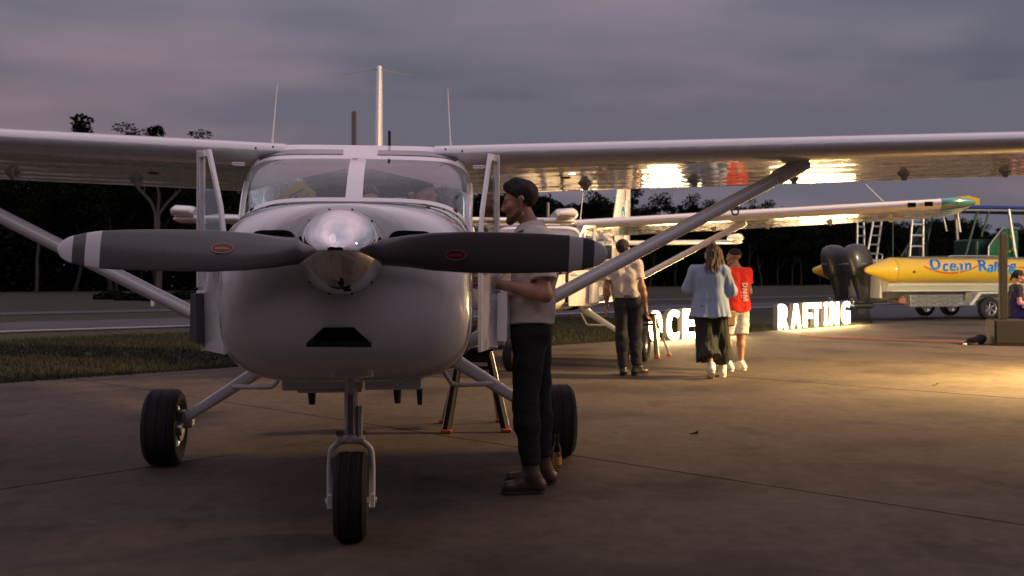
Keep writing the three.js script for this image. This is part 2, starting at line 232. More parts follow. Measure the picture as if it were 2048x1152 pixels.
const G = {}; // shapes shared by both aeroplanes
{
  const rings = []; const zs = []; for (let i = 0; i < COWL.length - 1; i++) for (let k = 0; k < 6; k++) zs.push(lerp(COWL[i][0], COWL[i + 1][0], k / 6)); zs.push(-1.32);
  const sm = z => { let o = [0, 0, 0, 0, 0]; const h = Math.min(.03, Math.abs(z + .075) * .5, Math.abs(z + 1.32)); for (const k of [-1, 0, 1]) tableAt(COWL, z + k * h).forEach((v, i) => o[i] += v / 3); o[0] = z; return o; };
  for (const z of zs) { const [q, w, yb, yt, n] = sm(z); rings.push(seRing(w, yb, yt, n, q, 120)); }
  let body = loft(rings, { capA: true, capB: true });
  const ev = new Evaluator(); ev.useGroups = true; ev.attributes = ['position', 'normal', 'uv'];
  let b = new Brush(body, M.paint); b.updateMatrixWorld();
  const cut = g => { const c = new Brush(NI(g, 1), M.dark); c.updateMatrixWorld(); b = ev.evaluate(b, c, SUBTRACTION); };
  cut(extrude([[-.145, .965], [.115, .962], [.115, .978], [.045, 1.045], [-.075, 1.045], [-.145, .98]], .4).translate(0, 0, -.45));
  for (const s of [-1, 1]) cut(box(.19, .115, .3, s * .275, 1.375, -.17, .045));
  G.cowl = b.geometry; G.cowlMat = b.material;
  const e = [[-.44, .86], [.44, .86]];
  G.sill = loft([-1.31, -1.6, -1.9, -2.12].map(z => seRing(.63, .755, 2.0, 5, z).filter(p => p.y < .9).sort((a, c) => Math.atan2(a.x, -(a.y - 1.2)) - Math.atan2(c.x, -(c.y - 1.2)))), { closed: false });
  G.cabin = hull(-2.11, -5.0, 30); G.tail = hull(-5.0, -8.3, 24, true);
  G.roof = patch(0, 1, .955, 1.4, 0, .012, 60, 8); G.post = patch(.472, .528, 0, .97, .004, .03, 4, 14); G.pillar = patch(0, .035, 0, .97, .004, .03, 4, 14); G.trim = patch(0, 1, -.02, .03, .006, .012, 60, 2);
  G.pane = patch(.03, .475, .015, .965, 0, 0, 30, 16); G.pillarR = patch(.965, 1, 0, .97, .004, .03, 4, 14); G.paneR = patch(.525, .97, .015, .965, 0, 0, 30, 16);
  G.sky = [patch(.13, .44, 1.1, 1.24, .004, .01, 12, 2), patch(.565, .86, 1.1, 1.24, .004, .01, 12, 2)];
  G.wing = wingPart(.44, 5.3, 0, 1.15, 150); G.flap = wingPart(.72, 3.1, 1.16, 1.6, 40); G.aileron = wingPart(3.12, 5.28, 1.16, 1.6, 30);
  { const r = []; for (let i = 0; i <= 14; i++) { const f = i / 14, x = 5.302 + .45 * f, base = wingRing(5.302, 0, 1.58), k = Math.sqrt(Math.max(0, 1 - (f * .985) ** 2.4)), yc = wingY(x) - .03 + .03 * f; r.push(base.map(p => V(x, yc + (p.y - wingY(5.302) + .03) * k, -2.0 - .75 + (p.z + 2.75) * (1 - .45 * f * f) - .12 * f * f))); } G.tip = toCreasedNormals(loft(r, { capA: true, capB: true }), .8); }
  const foil = (a, c, ch, th) => { const dir = c.clone().sub(a), rings = []; for (let i = 0; i <= 8; i++) { const p = a.clone().addScaledVector(dir, i / 8), ring = []; for (let k = 0; k < 24; k++) { const f = k / 24 * 6.2832, n = V(-dir.y, dir.x, 0).normalize(); ring.push(p.clone().add(V(0, 0, ch / 2 * Math.cos(f))).addScaledVector(n, th / 2 * Math.sin(f) * (1 + .25 * Math.cos(f)))); } rings.push(ring); } return loft(rings, { capA: true, capB: true }); };
  G.strut = foil(V(.60, .80, -2.35), V(2.82, 1.965, -2.35), .16, .082);
  G.strutFoot = foil(V(2.68, 1.894, -2.35), V(2.86, 1.99, -2.35), .2, .1); G.tieRing = new THREE.TorusGeometry(.022, .006, 8, 20).translate(2.4, 1.67, -2.35);
  // undercarriage
  const tyre = (r, w, grooves) => { const p = [], ri = r * .52; p.push([ri, -w * .36]); p.push([r * .72, -w * .5]); p.push([r * .88, -w * .49]); const n = grooves; p.push([r * .965, -w * .40]); for (let i = 0; i < n; i++) { const y = -w * .3 + w * .6 * i / (n - 1); p.push([r * (1 - .012 * (y / w * 2) ** 2), y - .011], [r * .994, y - .008], [r * .978, y - .004], [r * .978, y + .004], [r * .994, y + .008]); } p.push([r * .965, w * .40], [r * .88, w * .49], [r * .72, w * .5], [ri, w * .36]); return toCreasedNormals(lathe(p, 72).rotateZ(Math.PI / 2), .5); };
  const rim = (r, w) => { const p = [[.012, -w * .30], [r * .22, -w * .31], [r * .24, -w * .2], [r * .4, -w * .16], [r * .47, -w * .33], [r * .54, -w * .385], [r * .54, w * .385], [r * .47, w * .33], [r * .4, w * .16], [r * .24, w * .2], [r * .22, w * .31], [.012, w * .30]]; return lathe(p, 48).rotateZ(Math.PI / 2); };
  G.noseTyre = tyre(.208, .155, 3); G.noseRim = rim(.208, .155); G.mainTyre = tyre(.25, .215, 3); G.mainRim = rim(.25, .215);
  G.hubBolts = merge([...Array(6)].map((_, i) => rod(V(-.05, .055 * Math.cos(i * 1.047), .055 * Math.sin(i * 1.047)), V(.05, .055 * Math.cos(i * 1.047), .055 * Math.sin(i * 1.047)), .007)));
  G.leg = (() => { const r = []; for (let i = 0; i <= 8; i++) { const t = i / 8, c = V(lerp(.46, 1.17, t), lerp(.775, .315, t), lerp(-2.75, -2.9, t)), n = V(.5, .78, 0).normalize(), ring = [], w = lerp(.075, .05, t), h = lerp(.052, .034, t); for (let k = 0; k < 16; k++) { const f = k / 16 * 6.2832; ring.push(c.clone().add(V(0, 0, w * Math.sign(Math.cos(f)) * Math.abs(Math.cos(f)) ** .6)).addScaledVector(n, h * Math.sign(Math.sin(f)) * Math.abs(Math.sin(f)) ** .6)); } r.push(ring); } return loft(r, { capA: true, capB: true }); })();
  G.legStep = pipe([V(.47, .71, -2.64), V(.56, .56, -2.62), V(.605, .535, -2.62), V(.84, .535, -2.66)], .016, 40);
  G.axle = merge([rod(V(1.14, .27, -2.9), V(1.34, .25, -2.9), .028), box(.07, .1, .09, 1.165, .3, -2.9, .01), rod(V(1.18, .25, -2.8), V(1.235, .25, -2.8), .045)]);
  G.brake = merge([rod(V(1.205, .25, -2.9), V(1.22, .25, -2.9), .095, .095, 28), box(.05, .07, .09, 1.2, .33, -2.86, .01)]);
  G.fork = merge([pipe([V(-.098, .155, 0), V(-.1, .34, 0), V(-.092, .425, 0), V(-.055, .462, 0), V(0, .47, 0), V(.055, .462, 0), V(.092, .425, 0), V(.1, .34, 0), V(.098, .155, 0)], .0155, 60), rod(V(-.122, .185, 0), V(.122, .185, 0), .014), box(.13, .022, .09, 0, .479, 0, .008), box(.026, .07, .05, -.1, .185, 0, .008), box(.026, .07, .05, .1, .185, 0, .008)]);
  G.oleo = merge([rod(V(0, .485, 0), V(0, .79, 0), .032, .034, 20), rod(V(0, .47, 0), V(0, .5, 0), .047, .04, 20), box(.022, .15, .05, .043, .56, .01, .006), box(.05, .03, .06, -.005, .52, .01, .006)]);
  G.oleoGear = merge([rod(V(-.07, .505, .01), V(.07, .505, .01), .012), rod(V(0, .53, .045), V(0, .56, .05), .012), box(.03, .18, .02, 0, .6, .052, .006)]);
  // tail
  const surf = (st) => toCreasedNormals(loft(st.map(([x, y, z0, z1, th]) => { const ring = []; for (let k = 0; k < 32; k++) { const f = k / 32 * 6.2832, c = (1 + Math.cos(f)) / 2; ring.push(th.v ? V(th.t / 2 * Math.sin(f) * (.35 + .65 * Math.sqrt(1 - c * .9)), y, lerp(z1, z0, c)) : V(x, y + th.t / 2 * Math.sin(f) * (.3 + .7 * c ** .4), lerp(z1, z0, c))); } return ring; }), { capA: true, capB: true }), .9);
  const vth = t => ({ t, v: true }), hth = t => ({ t });
  G.fin = (() => { const st = []; for (let i = 0; i <= 12; i++) { const t = i / 12; st.push([0, lerp(1.8, 3.74, t), lerp(-6.75, -7.98, t), lerp(-8.0, -8.42, t), hth(lerp(.15, .085, t))]); } return toCreasedNormals(loft(st.map(([, y, z0, z1, th]) => { const ring = []; for (let k = 0; k < 32; k++) { const f = k / 32 * 6.2832, c = (1 + Math.cos(f)) / 2; ring.push(V(th.t / 2 * Math.sin(f) * (.4 + .6 * c ** .5), y, lerp(z1, z0, c))); } return ring; }), { capA: true, capB: true }), .9); })();
  G.rudder = (() => { const st = []; for (let i = 0; i <= 12; i++) { const t = i / 12, y = lerp(1.62, 3.70, t), z0 = lerp(-8.03, -8.445, t * .96 + .04 * t), z1 = lerp(-8.62, -8.85, t); const ring = []; for (let k = 0; k < 24; k++) { const f = k / 24 * 6.2832, c = (1 + Math.cos(f)) / 2; ring.push(V(.03 * Math.sin(f) * (.1 + .9 * c), y, lerp(z1, z0, c))); } st.push(ring); } return loft(st, { capA: true, capB: true }); })();
  G.tailplane = surf([...Array(11)].map((_, i) => { const x = lerp(.06, 2.24, i / 10); return [x, 1.9, -7.55 - .06 * x, -8.1, hth(.105)]; }).concat([[2.3, 1.9, -7.72, -8.1, hth(.07)], [2.33, 1.9, -7.8, -8.08, hth(.01)]]));
  G.elevator = surf([...Array(11)].map((_, i) => { const x = lerp(.12, 2.2, i / 10); return [x, 1.915, -8.12, -8.58, hth(.06)]; }));
  G.horn = surf([[2.07, 1.96, -7.62, -8.2, hth(.13)], [2.1, 1.975, -7.58, -8.22, hth(.17)], [2.28, 1.99, -7.6, -8.22, hth(.17)], [2.33, 1.985, -7.68, -8.2, hth(.13)], [2.345, 1.98, -7.75, -8.15, hth(.05)]]);
}
M.bracket = std([.74, .73, .7], .4);
M.lens = std([.9, .9, .9], .1);
const redDecal = flip => canvasTex(256, 140, (c, w, h) => { c.fillStyle = '#b9a79c'; c.fillRect(0, 0, w, h); c.beginPath(); c.ellipse(w / 2, h / 2, w / 2 - 8, h / 2 - 8, 0, 0, 7); c.fillStyle = '#8e1512'; c.fill(); if (flip) { c.save(); c.clip(); c.fillStyle = '#6d4a1e'; c.fillRect(0, 0, w, h * .36); c.fillRect(0, h * .66, w, h); c.restore(); } c.translate(w / 2, h / 2); if (flip) c.rotate(Math.PI); c.font = 'bold 36px sans-serif'; c.textAlign = 'center'; c.textBaseline = 'middle'; c.fillStyle = flip ? '#c9b8ae' : '#b08c86'; c.fillText('HARTZELL', 0, 2); });

function makeAircraft(name, label, pos, turn, o) {
  const g = thing(name, label, 'aeroplane', pos, turn), P = M.paint;
  // engine cowling with its screws
  const cowl = mesh('cowling', G.cowl, Array.isArray(G.cowlMat) ? G.cowlMat.map(m => m === M.dark ? M.dark : P) : P, g);
  const sg = new THREE.SphereGeometry(.0095, 10, 6);
  for (const s of [-1, 1]) for (let i = 0; i < 7; i++) { const z = -.62 - i * .075, p = cowlAt(z, Math.PI / 2), x = s * (.36 + .0 * i); const q = [...Array(60)].map((_, k) => cowlAt(z, .25 + k * .022)).reduce((b, c) => Math.abs(c.x - .36) < Math.abs(b.x - .36) ? c : b); const m = mesh('screw', sg, M.screw, cowl); m.position.set(x, q.y, z); m.scale.set(1, .5, 1); }
  for (const s of [-1, 1]) for (let i = 0; i < 5; i++) { const a = .5 + i * .26, p = cowlAt(-1.17, s > 0 ? a : Math.PI - a); const m = mesh('screw', sg, M.screw, cowl); m.position.copy(p); m.scale.setScalar(.8); }
  for (const s of [-1, 1]) for (let i = 0; i < 8; i++) { const q = [...Array(120)].map((_, k) => cowlAt(-.7 - i * .05, k * .02)).reduce((b, c) => Math.abs(c.y - 1.27) < Math.abs(b.y - 1.27) && c.x > 0 ? c : b); const m = mesh('screw', sg, M.screw, cowl); m.position.set(s * q.x, q.y, q.z); m.scale.set(.4, .8, .8); }
  mesh('panel_seam', merge([-.62, -1.18].map(z => pipe([...Array(60)].map((_, k) => cowlAt(z, k / 60 * 6.2832)), .0028, 120, true))), M.cabin, cowl);
  // propeller
  const sp = mesh('spinner', lathe([[.168, -.01], [.168, .02], [.163, .06], [.152, .11], [.136, .16], [.115, .21], [.089, .255], [.058, .295], [.028, .322], [.009, .331], [0, .332]], 72).rotateX(Math.PI / 2).translate(0, 1.345, 0), M.chrome, g);
  mesh('back_plate', lathe([[0, -.075], [.165, -.075], [.171, -.06], [.171, -.012], [.168, -.008]], 72).rotateX(Math.PI / 2).translate(0, 1.345, 0), M.alu, sp);
  const sc = new THREE.SphereGeometry(.0062, 10, 8);
  for (let i = 0; i < 12; i++) { const a = .26 + i * .5236, m = mesh('screw', sc, M.screw, sp); m.position.set(.1675 * Math.cos(a), 1.345 + .1675 * Math.sin(a), .012); }
  mesh('slot', box(.014, .075, .014, .016, 1.345 - .105, .205, .004), M.dark, sp); mesh('latch', box(.03, .01, .014, .03, 1.345 - .148, .13, .004), M.dark, sp);
  G.blade ??= [bladePart(.12, .9), bladePart(.9, .955), bladePart(.955, 1.002), bladePart(1.002, 1.058, true)];
  for (const [k, flip] of [[0, false], [Math.PI, true]]) {
    const b = mesh('propeller_blade', G.blade[0], M.bladeGrey, g); b.position.y = 1.345; b.rotation.z = k;
    mesh('tip_stripe', G.blade[1], M.bladeWhite, b); mesh('tip_band', G.blade[2], M.bladeGrey, b); mesh('blade_tip', G.blade[3], M.bladeWhite, b);
    if (o.detail) { const d = mesh('maker_badge', new THREE.CircleGeometry(1, 44), std(0xffffff, .45, 0, { map: redDecal(flip) }), b); d.scale.set(.041, .0225, 1); d.rotation.x = .425; d.position.set(.447, -.0125, .0238); }
  }
  // windscreen, frames and roof
  const ws = new THREE.Group(); ws.name = 'windscreen'; g.add(ws);
  mesh('pane', G.pane, M.glass, ws); mesh('pane', G.paneR, M.glass, ws);
  mesh('centre_post', G.post, P, ws); mesh('pillar', G.pillar, P, ws); mesh('pillar', G.pillarR, P, ws); mesh('lower_trim', G.trim, P, ws);
  const roof = mesh('roof', G.roof, P, g); for (const s of G.sky) mesh('skylight', s, M.smoke, roof);
  for (const s of [-1, 1]) for (const [x, z] of [[.5, -2.05], [.54, -2.1], [.6, -2.06], [.66, -2.1]]) { const m = mesh('screw', sc, M.screw, roof); m.position.set(s * x, 2.005 + (x < .55 ? -.004 : -.012), z + .07); }
  mesh('door_sill', G.sill, P, g); mesh('cabin', G.cabin, M.skin, g);
  mesh('tail_cone', G.tail, o.tail || M.skin, g, o.tail ? 'teal painted tail cone' : undefined);
  // side windows and stripes
  for (const s of [-1, 1]) for (const [z, w] of [[-2.45, .46], [-3.05, .5], [-3.65, .5]]) { const f = mesh('window_frame', box(.012, .43, w, 0, 0, 0, .005), P, g); f.position.set(s * .664, 1.62, z); const p = mesh('pane', box(.008, .37, w - .06, 0, 0, 0, .003), M.smoke, f); p.position.x = s * .005; }
  for (const s of [-1, 1]) { mesh('cargo_door', box(.01, .98, 1.15, s * .664, 1.36, -3.35, .005).translate(0, -.02, 0), P, g); }
  if (o.stripes) { for (const s of [-1, 1]) for (const [y, h] of [[1.28, .05], [1.2, .07], [1.11, .04]]) mesh('stripe', box(.006, h, 2.3, s * .672, y, -3.3), o.stripes, g); const m = mesh('lettering', new THREE.PlaneGeometry(1.1, .2), std(0xffffff, .5, 0, { map: canvasTex(512, 96, (c, w, h) => { c.fillStyle = '#dcdad2'; c.fillRect(0, 0, w, h); c.fillStyle = '#27313c'; c.font = 'bold 74px sans-serif'; c.textBaseline = 'middle'; c.textAlign = 'left'; c.fillText('W  A', 30, h / 2); }) }), g); m.rotation.y = Math.PI / 2; m.position.set(.672, .985, -3.0); }
  // cabin inside
  mesh('floor', box(1.16, .04, 4.2, 0, .86, -3.35), M.cabin, g); mesh('instrument_panel', merge([box(1.1, .24, .1, 0, 1.46, -1.4, .03), box(1.06, .03, .22, 0, 1.585, -1.36, .012)]), M.cabin, g); mesh('bulkhead', box(1.22, 1.1, .03, 0, 1.42, -4.35), M.cabin, g);
  for (const s of [-1, 1]) for (const z of [-2.0, -2.85]) { const st = mesh('seat', box(.42, .12, .44, s * .3, 1.0, z, .05), M.seat, g); mesh('backrest', box(.42, .56, .1, 0, 0, 0, .045), M.seat, st).position.set(s * .3, 1.3, z - .24); mesh('headrest', box(.26, .15, .08, 0, 0, 0, .035), M.seat, st).position.set(s * .3, 1.66, z - .26); }
  // wings
  for (const s of [1, -1]) {
    const f = q => s > 0 ? q : mirror(q), w = mesh('wing', f(G.wing), M.skin, g);
    mesh('flap', f(G.flap), M.skin, w); mesh('aileron', f(G.aileron), M.skin, w); mesh('wing_tip', f(G.tip), o.tip || P, w, o.tip ? 'teal painted wing tip' : undefined);
    for (const x of [1.55, 2.35, 3.1, 3.95, 4.75]) { const y = wingY(x) - .108, z = -3.1; mesh('hinge_bracket', merge([extrude([[0, 0], [.11, 0], [.07, -.055], [.04, -.055]], .006).rotateY(Math.PI / 2 * .8).translate(s * x, y + .004, z + .05), extrude([[-.055, 0], [.055, 0], [.008, -.05], [-.008, -.05]], .006).translate(s * x, y + .004, z), rod(V(s * x - .014, y - .04, z), V(s * x + .014, y - .04, z), .009)]), M.bracket, w); }
    mesh('access_ring', new THREE.TorusGeometry(.03, .006, 8, 20).rotateX(Math.PI / 2).translate(s * 1.35, wingY(1.35) - .094, -2.75), M.screw, w);
    for (const x of [4.95, 5.15]) mesh('landing_light', box(.1, .06, .03, s * x, wingY(x) - .005, -2.005, .008), M.smoke, w);
    mesh('strut', f(G.strut), P, g); mesh('strut_fairing', f(G.strutFoot), P, g); mesh('tie_ring', f(G.tieRing), M.steel, g);
    const ld = mesh('gear_leg', f(G.leg), P, g); mesh('entry_step', f(G.legStep), P, ld); mesh('axle', f(G.axle), M.alu, ld); mesh('brake', f(G.brake), M.steel, ld);
    const wh = new THREE.Group(); wh.name = 'main_wheel'; g.add(wh); wh.position.set(s * 1.315, .25, -2.9);
    mesh('tyre', G.mainTyre, M.rubber, wh); mesh('rim', G.mainRim, M.alu, wh); mesh('hub_bolts', G.hubBolts, M.steel, wh);
    mesh('tailplane', f(G.tailplane), P, g); const el = mesh('elevator', f(G.elevator), P, g); mesh('balance_horn', f(G.horn), P, el);
    // pilot door, ajar, hinged at its front edge
    const th = s > 0 ? o.doorR : o.doorL, dw = .51, door = mesh('door', toCreasedNormals(extrude([[0, .85], [0, 1.46], [.07, 1.62], [.3, 1.93], [dw, 1.945], [dw, 1.16], [dw - .12, .845]], .012, .005, [[[.022, 1.43], [.09, 1.605], [.312, 1.9], [dw - .02, 1.91], [dw - .02, 1.33], [.03, 1.31]]]).translate(0, 0, -.011), .5), P, g);
    door.position.set(s * .652, 0, -1.29); door.rotation.y = Math.atan2(Math.cos(th), s * Math.sin(th));
    mesh('pane', extrude([[.016, 1.425], [.085, 1.61], [.31, 1.905], [dw - .015, 1.915], [dw - .015, 1.325], [.025, 1.305]], .003), M.glass, door);
    mesh('edge_strip', box(.018, .76, s > 0 ? .034 : .046, dw + .004, 1.565, 0, .006), P, door);
    mesh('edge_strip', box(.018, .35, .05, 0, 0, 0, .006).rotateZ(-.36).translate(dw - .058, 1.005, 0), P, door);
    const pk = mesh('door_pocket', extrude([[-.12, 0], [.04, .01], [.02, .27], [-.1, .27]], .045, .006), o.detail && s < 0 ? M.pocketDark : P, door); pk.position.set(dw - .03, .885, s > 0 ? .03 : -.055);
    mesh('door_handle', pipe([V(.06, 1.28, s * .02), V(.07, 1.28, s * .05), V(.17, 1.28, s * .05), V(.18, 1.28, s * .02)], .008, 20), M.alu, door);
    mesh('vent', merge([pipe([V(s * .665, 1.905, -2.0), V(s * .72, 1.905, -1.99), V(s * .735, 1.9, -1.99), V(s * .72, 1.893, -1.99), V(s * .665, 1.893, -2.0)], .006, 30)]), P, g);
    const wa = mesh('whip_aerial', merge([rod(V(s * .55, 2.03, -2.32), V(s * .548, 2.1, -2.34), .012, .006), rod(V(s * .548, 2.09, -2.34), V(s * .54, 2.46, -2.52), .0055, .003)]), M.bladeWhite, g);
  }
  mesh('fin', G.fin, P, g); const ru = mesh('rudder', G.rudder, P, g);
  for (const s of [-1, 1]) mesh('whisker_aerial', rod(V(s * .02, 3.70, -8.0), V(s * .42, 3.60, -7.85), .006, .004), M.steel, g);
  if (o.logo) for (const s of [1]) { const m = mesh('fin_emblem', new THREE.CircleGeometry(.2, 32), std(0xffffff, .5, 0, { map: canvasTex(128, 128, (c) => { c.fillStyle = '#dfe5e8'; c.fillRect(0, 0, 128, 128); c.fillStyle = '#1577a8'; c.beginPath(); c.arc(64, 64, 58, 0, 7); c.fill(); c.strokeStyle = '#cfe6ee'; c.lineWidth = 9; c.beginPath(); c.arc(52, 80, 34, 3.4, 6); c.stroke(); c.beginPath(); c.arc(70, 90, 26, 3.2, 6); c.stroke(); }) }), g); m.rotation.y = Math.PI / 2; m.position.set(.054, 2.45, -7.75); const l = mesh('fin_lettering', new THREE.PlaneGeometry(.3, .62), std(0xffffff, .5, 0, { map: canvasTex(128, 256, (c) => { c.fillStyle = '#dcdad6'; c.fillRect(0, 0, 128, 256); c.fillStyle = '#2c4a78'; c.font = 'bold 110px sans-serif'; c.textAlign = 'center'; c.fillText('A', 64, 120); c.fillText('V', 64, 235); }) }), g); l.rotation.y = Math.PI / 2; l.position.set(.036, 3.1, -8.3); }
  mesh('grey_aerial', merge([new THREE.CapsuleGeometry(.02, .2, 6, 16).translate(-.068, 2.235, -2.8), rod(V(-.068, 2.02, -2.8), V(-.068, 2.13, -2.8), .03, .02)]), M.aerial, g);
  mesh('black_aerial', merge([rod(V(.169, 2.02, -2.2), V(.169, 2.135, -2.2), .0085), rod(V(.169, 2.035, -2.2), V(.169, 2.046, -2.2), .02)]), M.dark, g);
  if (o.detail) {
    const cl = mesh('wing_lamp', lathe([[0, -.007], [.022, -.006], [.026, 0], [0, .002]], 24), std([.9, .9, .9], .3, 0, { emissive: new THREE.Color().setRGB(.9, .95, 1), emissiveIntensity: 1.6 }), g); cl.position.set(1.36, wingY(1.36) - .088, -2.55);
    const dl = mesh('cabin_lamp', box(.075, .02, .02, .19, 1.66, -2.5, .006), std([.9, .9, .9], .3, 0, { emissive: new THREE.Color().setRGB(.8, .9, 1), emissiveIntensity: 6 }), g);
    const pb = mesh('yellow_board', extrude([[-.11, 0], [.10, 0], [.10, .085], [.03, .15], [-.01, .155], [-.11, .07]], .012), [std(0xffffff, .7, 0, { map: canvasTex(256, 256, (c) => { c.fillStyle = '#b7a24e'; c.fillRect(0, 0, 256, 256); c.strokeStyle = '#2a2620'; c.lineWidth = 14; c.beginPath(); c.moveTo(70, 215); c.lineTo(74, 160); c.lineTo(140, 110); c.lineTo(160, 95); c.moveTo(112, 150); c.lineTo(112, 210); c.moveTo(170, 215); c.quadraticCurveTo(190, 150, 215, 175); c.lineTo(220, 215); c.stroke(); c.lineWidth = 4; c.beginPath(); c.moveTo(130, 200); c.lineTo(200, 120); c.stroke(); }) }), M.seat], g, 'pale yellow five sided board with dark figures on it');
    { const U = pb.geometry.attributes.uv, q = pb.geometry.attributes.position; for (let i = 0; i < U.count; i++) U.setXY(i, (q.getX(i) + .12) / .24, q.getY(i) / .17 * .9 + .05); } pb.position.set(-.36, 1.655, -2.05);
    for (const [p, I, r] of [[V(.19, 1.66, -2.44), 1.1, 1.5]]) { const l = new THREE.PointLight(0xeaf2ff, I, 0, 2); l.position.copy(p); l.castShadow = true; l.shadow.radius = r; g.add(l); }
  }
  // belly
  mesh('outlet_lip', merge([box(.38, .065, .28, -.135, .742, -.98, .012), box(.3, .012, .05, -.1, .705, -.86, .004)]), P, g);
  mesh('cowl_flap', box(.27, .055, .3, .2, .742, -.93, .01).rotateZ(0), P, g);
  for (const [x, z, h, r] of [[-.23, -1.35, .14, .03], [.215, -1.35, .14, .03], [.335, -1.5, .17, .023]]) mesh('drain_pipe', merge([rod(V(x, .76, z), V(x + .004, .72 - h, z - .02), r, r * .55), rod(V(x, .74, z), V(x, .71, z), r * 1.15)]), M.cabin, g);
  mesh('belly_seam', merge([...Array(9)].map((_, i) => box(.03, .02, .02, -.42 + i * .012 + (i > 4 ? .72 : 0), .752, -1.28, .004))), M.screw, g);
  const nl = mesh('nose_leg', G.oleo, P, g); nl.position.z = -.85; mesh('torque_link', G.oleoGear, M.steel, nl);
  const fk = mesh('fork', G.fork, P, g); fk.position.z = -.85;
  const nw = new THREE.Group(); nw.name = 'nose_wheel'; nw.position.set(0, .208, -.85); g.add(nw); mesh('tyre', G.noseTyre, M.rubber, nw); mesh('rim', G.noseRim, M.alu, nw);
  return g;
}
M.aerial = std([.13, .13, .14], .6); M.pocketDark = std([.05, .05, .05], .7);
M.teal = phys([.02, .2, .24], .3, { clearcoat: 1, clearcoatRoughness: .05 });
const plane1 = makeAircraft('light_aircraft', 'white propeller aeroplane nearest the camera, nose on, both cockpit doors ajar', [-.667, 0, -3.9], 6.5 * Math.PI / 180, { detail: true, doorL: .43, doorR: .265 });
const plane2 = makeAircraft('light_aircraft', 'white aeroplane with teal wing tips and stripes parked behind the nearest one', [-.26, 0, -12.3], -18 * Math.PI / 180, { tail: M.teal, tip: M.teal, stripes: M.teal, logo: true, doorL: .5, doorR: .5 });
scene.updateMatrixWorld(true);
const inPlane = (x, y, z, p = plane1) => p.localToWorld(V(x, y, z));
// ---------------------------------------------------------------- unseen shed added behind the camera to block sky light, and the floodlights
{
  const h = thing('sky_blocker', 'unseen dark steel shed added behind the camera to block sky light', 'sky_blocker', [0, 0, 0]), wallM = std([.05, .045, .04], .85);
  const ribs = []; for (let i = 0; i < 90; i++) ribs.push(box(.06, 5.5, .04, -17.8 + i * .4, 2.75, 11.97));
  mesh('wall', box(36, 5.5, .3, 0, 2.75, 12.15), wallM, h); for (const s of [-1, 1]) mesh('wall', box(.3, 5.5, 9.8, s * 17.85, 2.75, 7.1), wallM, h); mesh('cladding_ribs', merge(ribs), wallM, h).userData.kind = 'stuff';
  mesh('roof', box(37, .25, 10.6, 0, 5.65, 7.4), wallM, h); mesh('fascia', box(37, .6, .12, 0, 5.4, 2.05), wallM, h);
}
const WARM = new THREE.Color().setRGB(1, .60, .25);
function floodlight(label, p, aim, I, col, cone, w) {
  const f = thing('floodlight', label, 'floodlight', [p.x, 0, p.z]);
  mesh('pole', merge([rod(V(0, .02, 0), V(0, p.y - .1, 0), .045, .035), ...[0, 1, 2].map(i => rod(V(0, .7, 0), V(.6 * Math.cos(i * 2.1), .02, .6 * Math.sin(i * 2.1)), .018))]), M.steel, f);
  const head = new THREE.Group(); head.name = 'lamp_head'; head.position.set(0, p.y, 0); f.add(head); head.lookAt(aim);
  mesh('housing', box(w + .06, w * .7 + .06, .14, 0, 0, -.08, .02), M.dark, head);
  const e = mesh('lens', box(w, w * .7, .01, 0, 0, -.004), std([.9, .85, .7], .4, 0, { emissive: col, emissiveIntensity: 20 }), head);
  const L = new THREE.SpotLight(col, I, 0, cone, .85, 2); L.position.copy(p).add(aim.clone().sub(p).normalize().multiplyScalar(.06)); L.target.position.copy(aim); L.castShadow = true; L.shadow.radius = w * 60; scene.add(L, L.target);
  return f;
}
floodlight('tall warm floodlight on a pole at the far side of the apron', V(19, 9, -11), V(5, 0, -15), 2900, WARM, .62, .6);
floodlight('low yellow floodlight pointing down at the apron', V(7.9, 2.3, -11.6), V(6.6, 0, -11.9), 400, new THREE.Color().setRGB(1, .65, .22), 1.0, .22);
floodlight('white floodlight on a stand facing the boat', V(15, 3.6, -19), V(12.5, 1, -28), 240, new THREE.Color().setRGB(1, .8, .5), .9, .35);
// ---------------------------------------------------------------- people: bodies and clothes meshed from distance fields
const cap = (a, b, r1, r2 = r1, flat = 0) => ({ a, b, r1, r2, flat });
const ell = (c, r, rot) => ({ c, r, q: rot ? rot.clone().invert() : null });
function distPrim(p, x, y, z) {
  if (p.c) { let dx = x - p.c.x, dy = y - p.c.y, dz = z - p.c.z; if (p.q) { const v = TMP.set(dx, dy, dz).applyQuaternion(p.q); dx = v.x; dy = v.y; dz = v.z; } const a = dx / p.r[0], b = dy / p.r[1], c = dz / p.r[2], k0 = Math.sqrt(a * a + b * b + c * c), k1 = Math.hypot(a / p.r[0], b / p.r[1], c / p.r[2]); return k1 < 1e-9 ? -Math.min(...p.r) : k0 * (k0 - 1) / k1; }
  const bx = p.b.x - p.a.x, by = p.b.y - p.a.y, bz = p.b.z - p.a.z, ax = x - p.a.x, ay = y - p.a.y, az = z - p.a.z, l2 = bx * bx + by * by + bz * bz, t0 = (ax * bx + ay * by + az * bz) / l2, t = t0 < 0 ? 0 : t0 > 1 ? 1 : t0;
  const d = Math.hypot(ax - bx * t, ay - by * t, az - bz * t) - (p.r1 + (p.r2 - p.r1) * t);
  return p.flat ? Math.max(d, (t0 - 1) * Math.sqrt(l2)) : d;
}
const TMP = new THREE.Vector3();
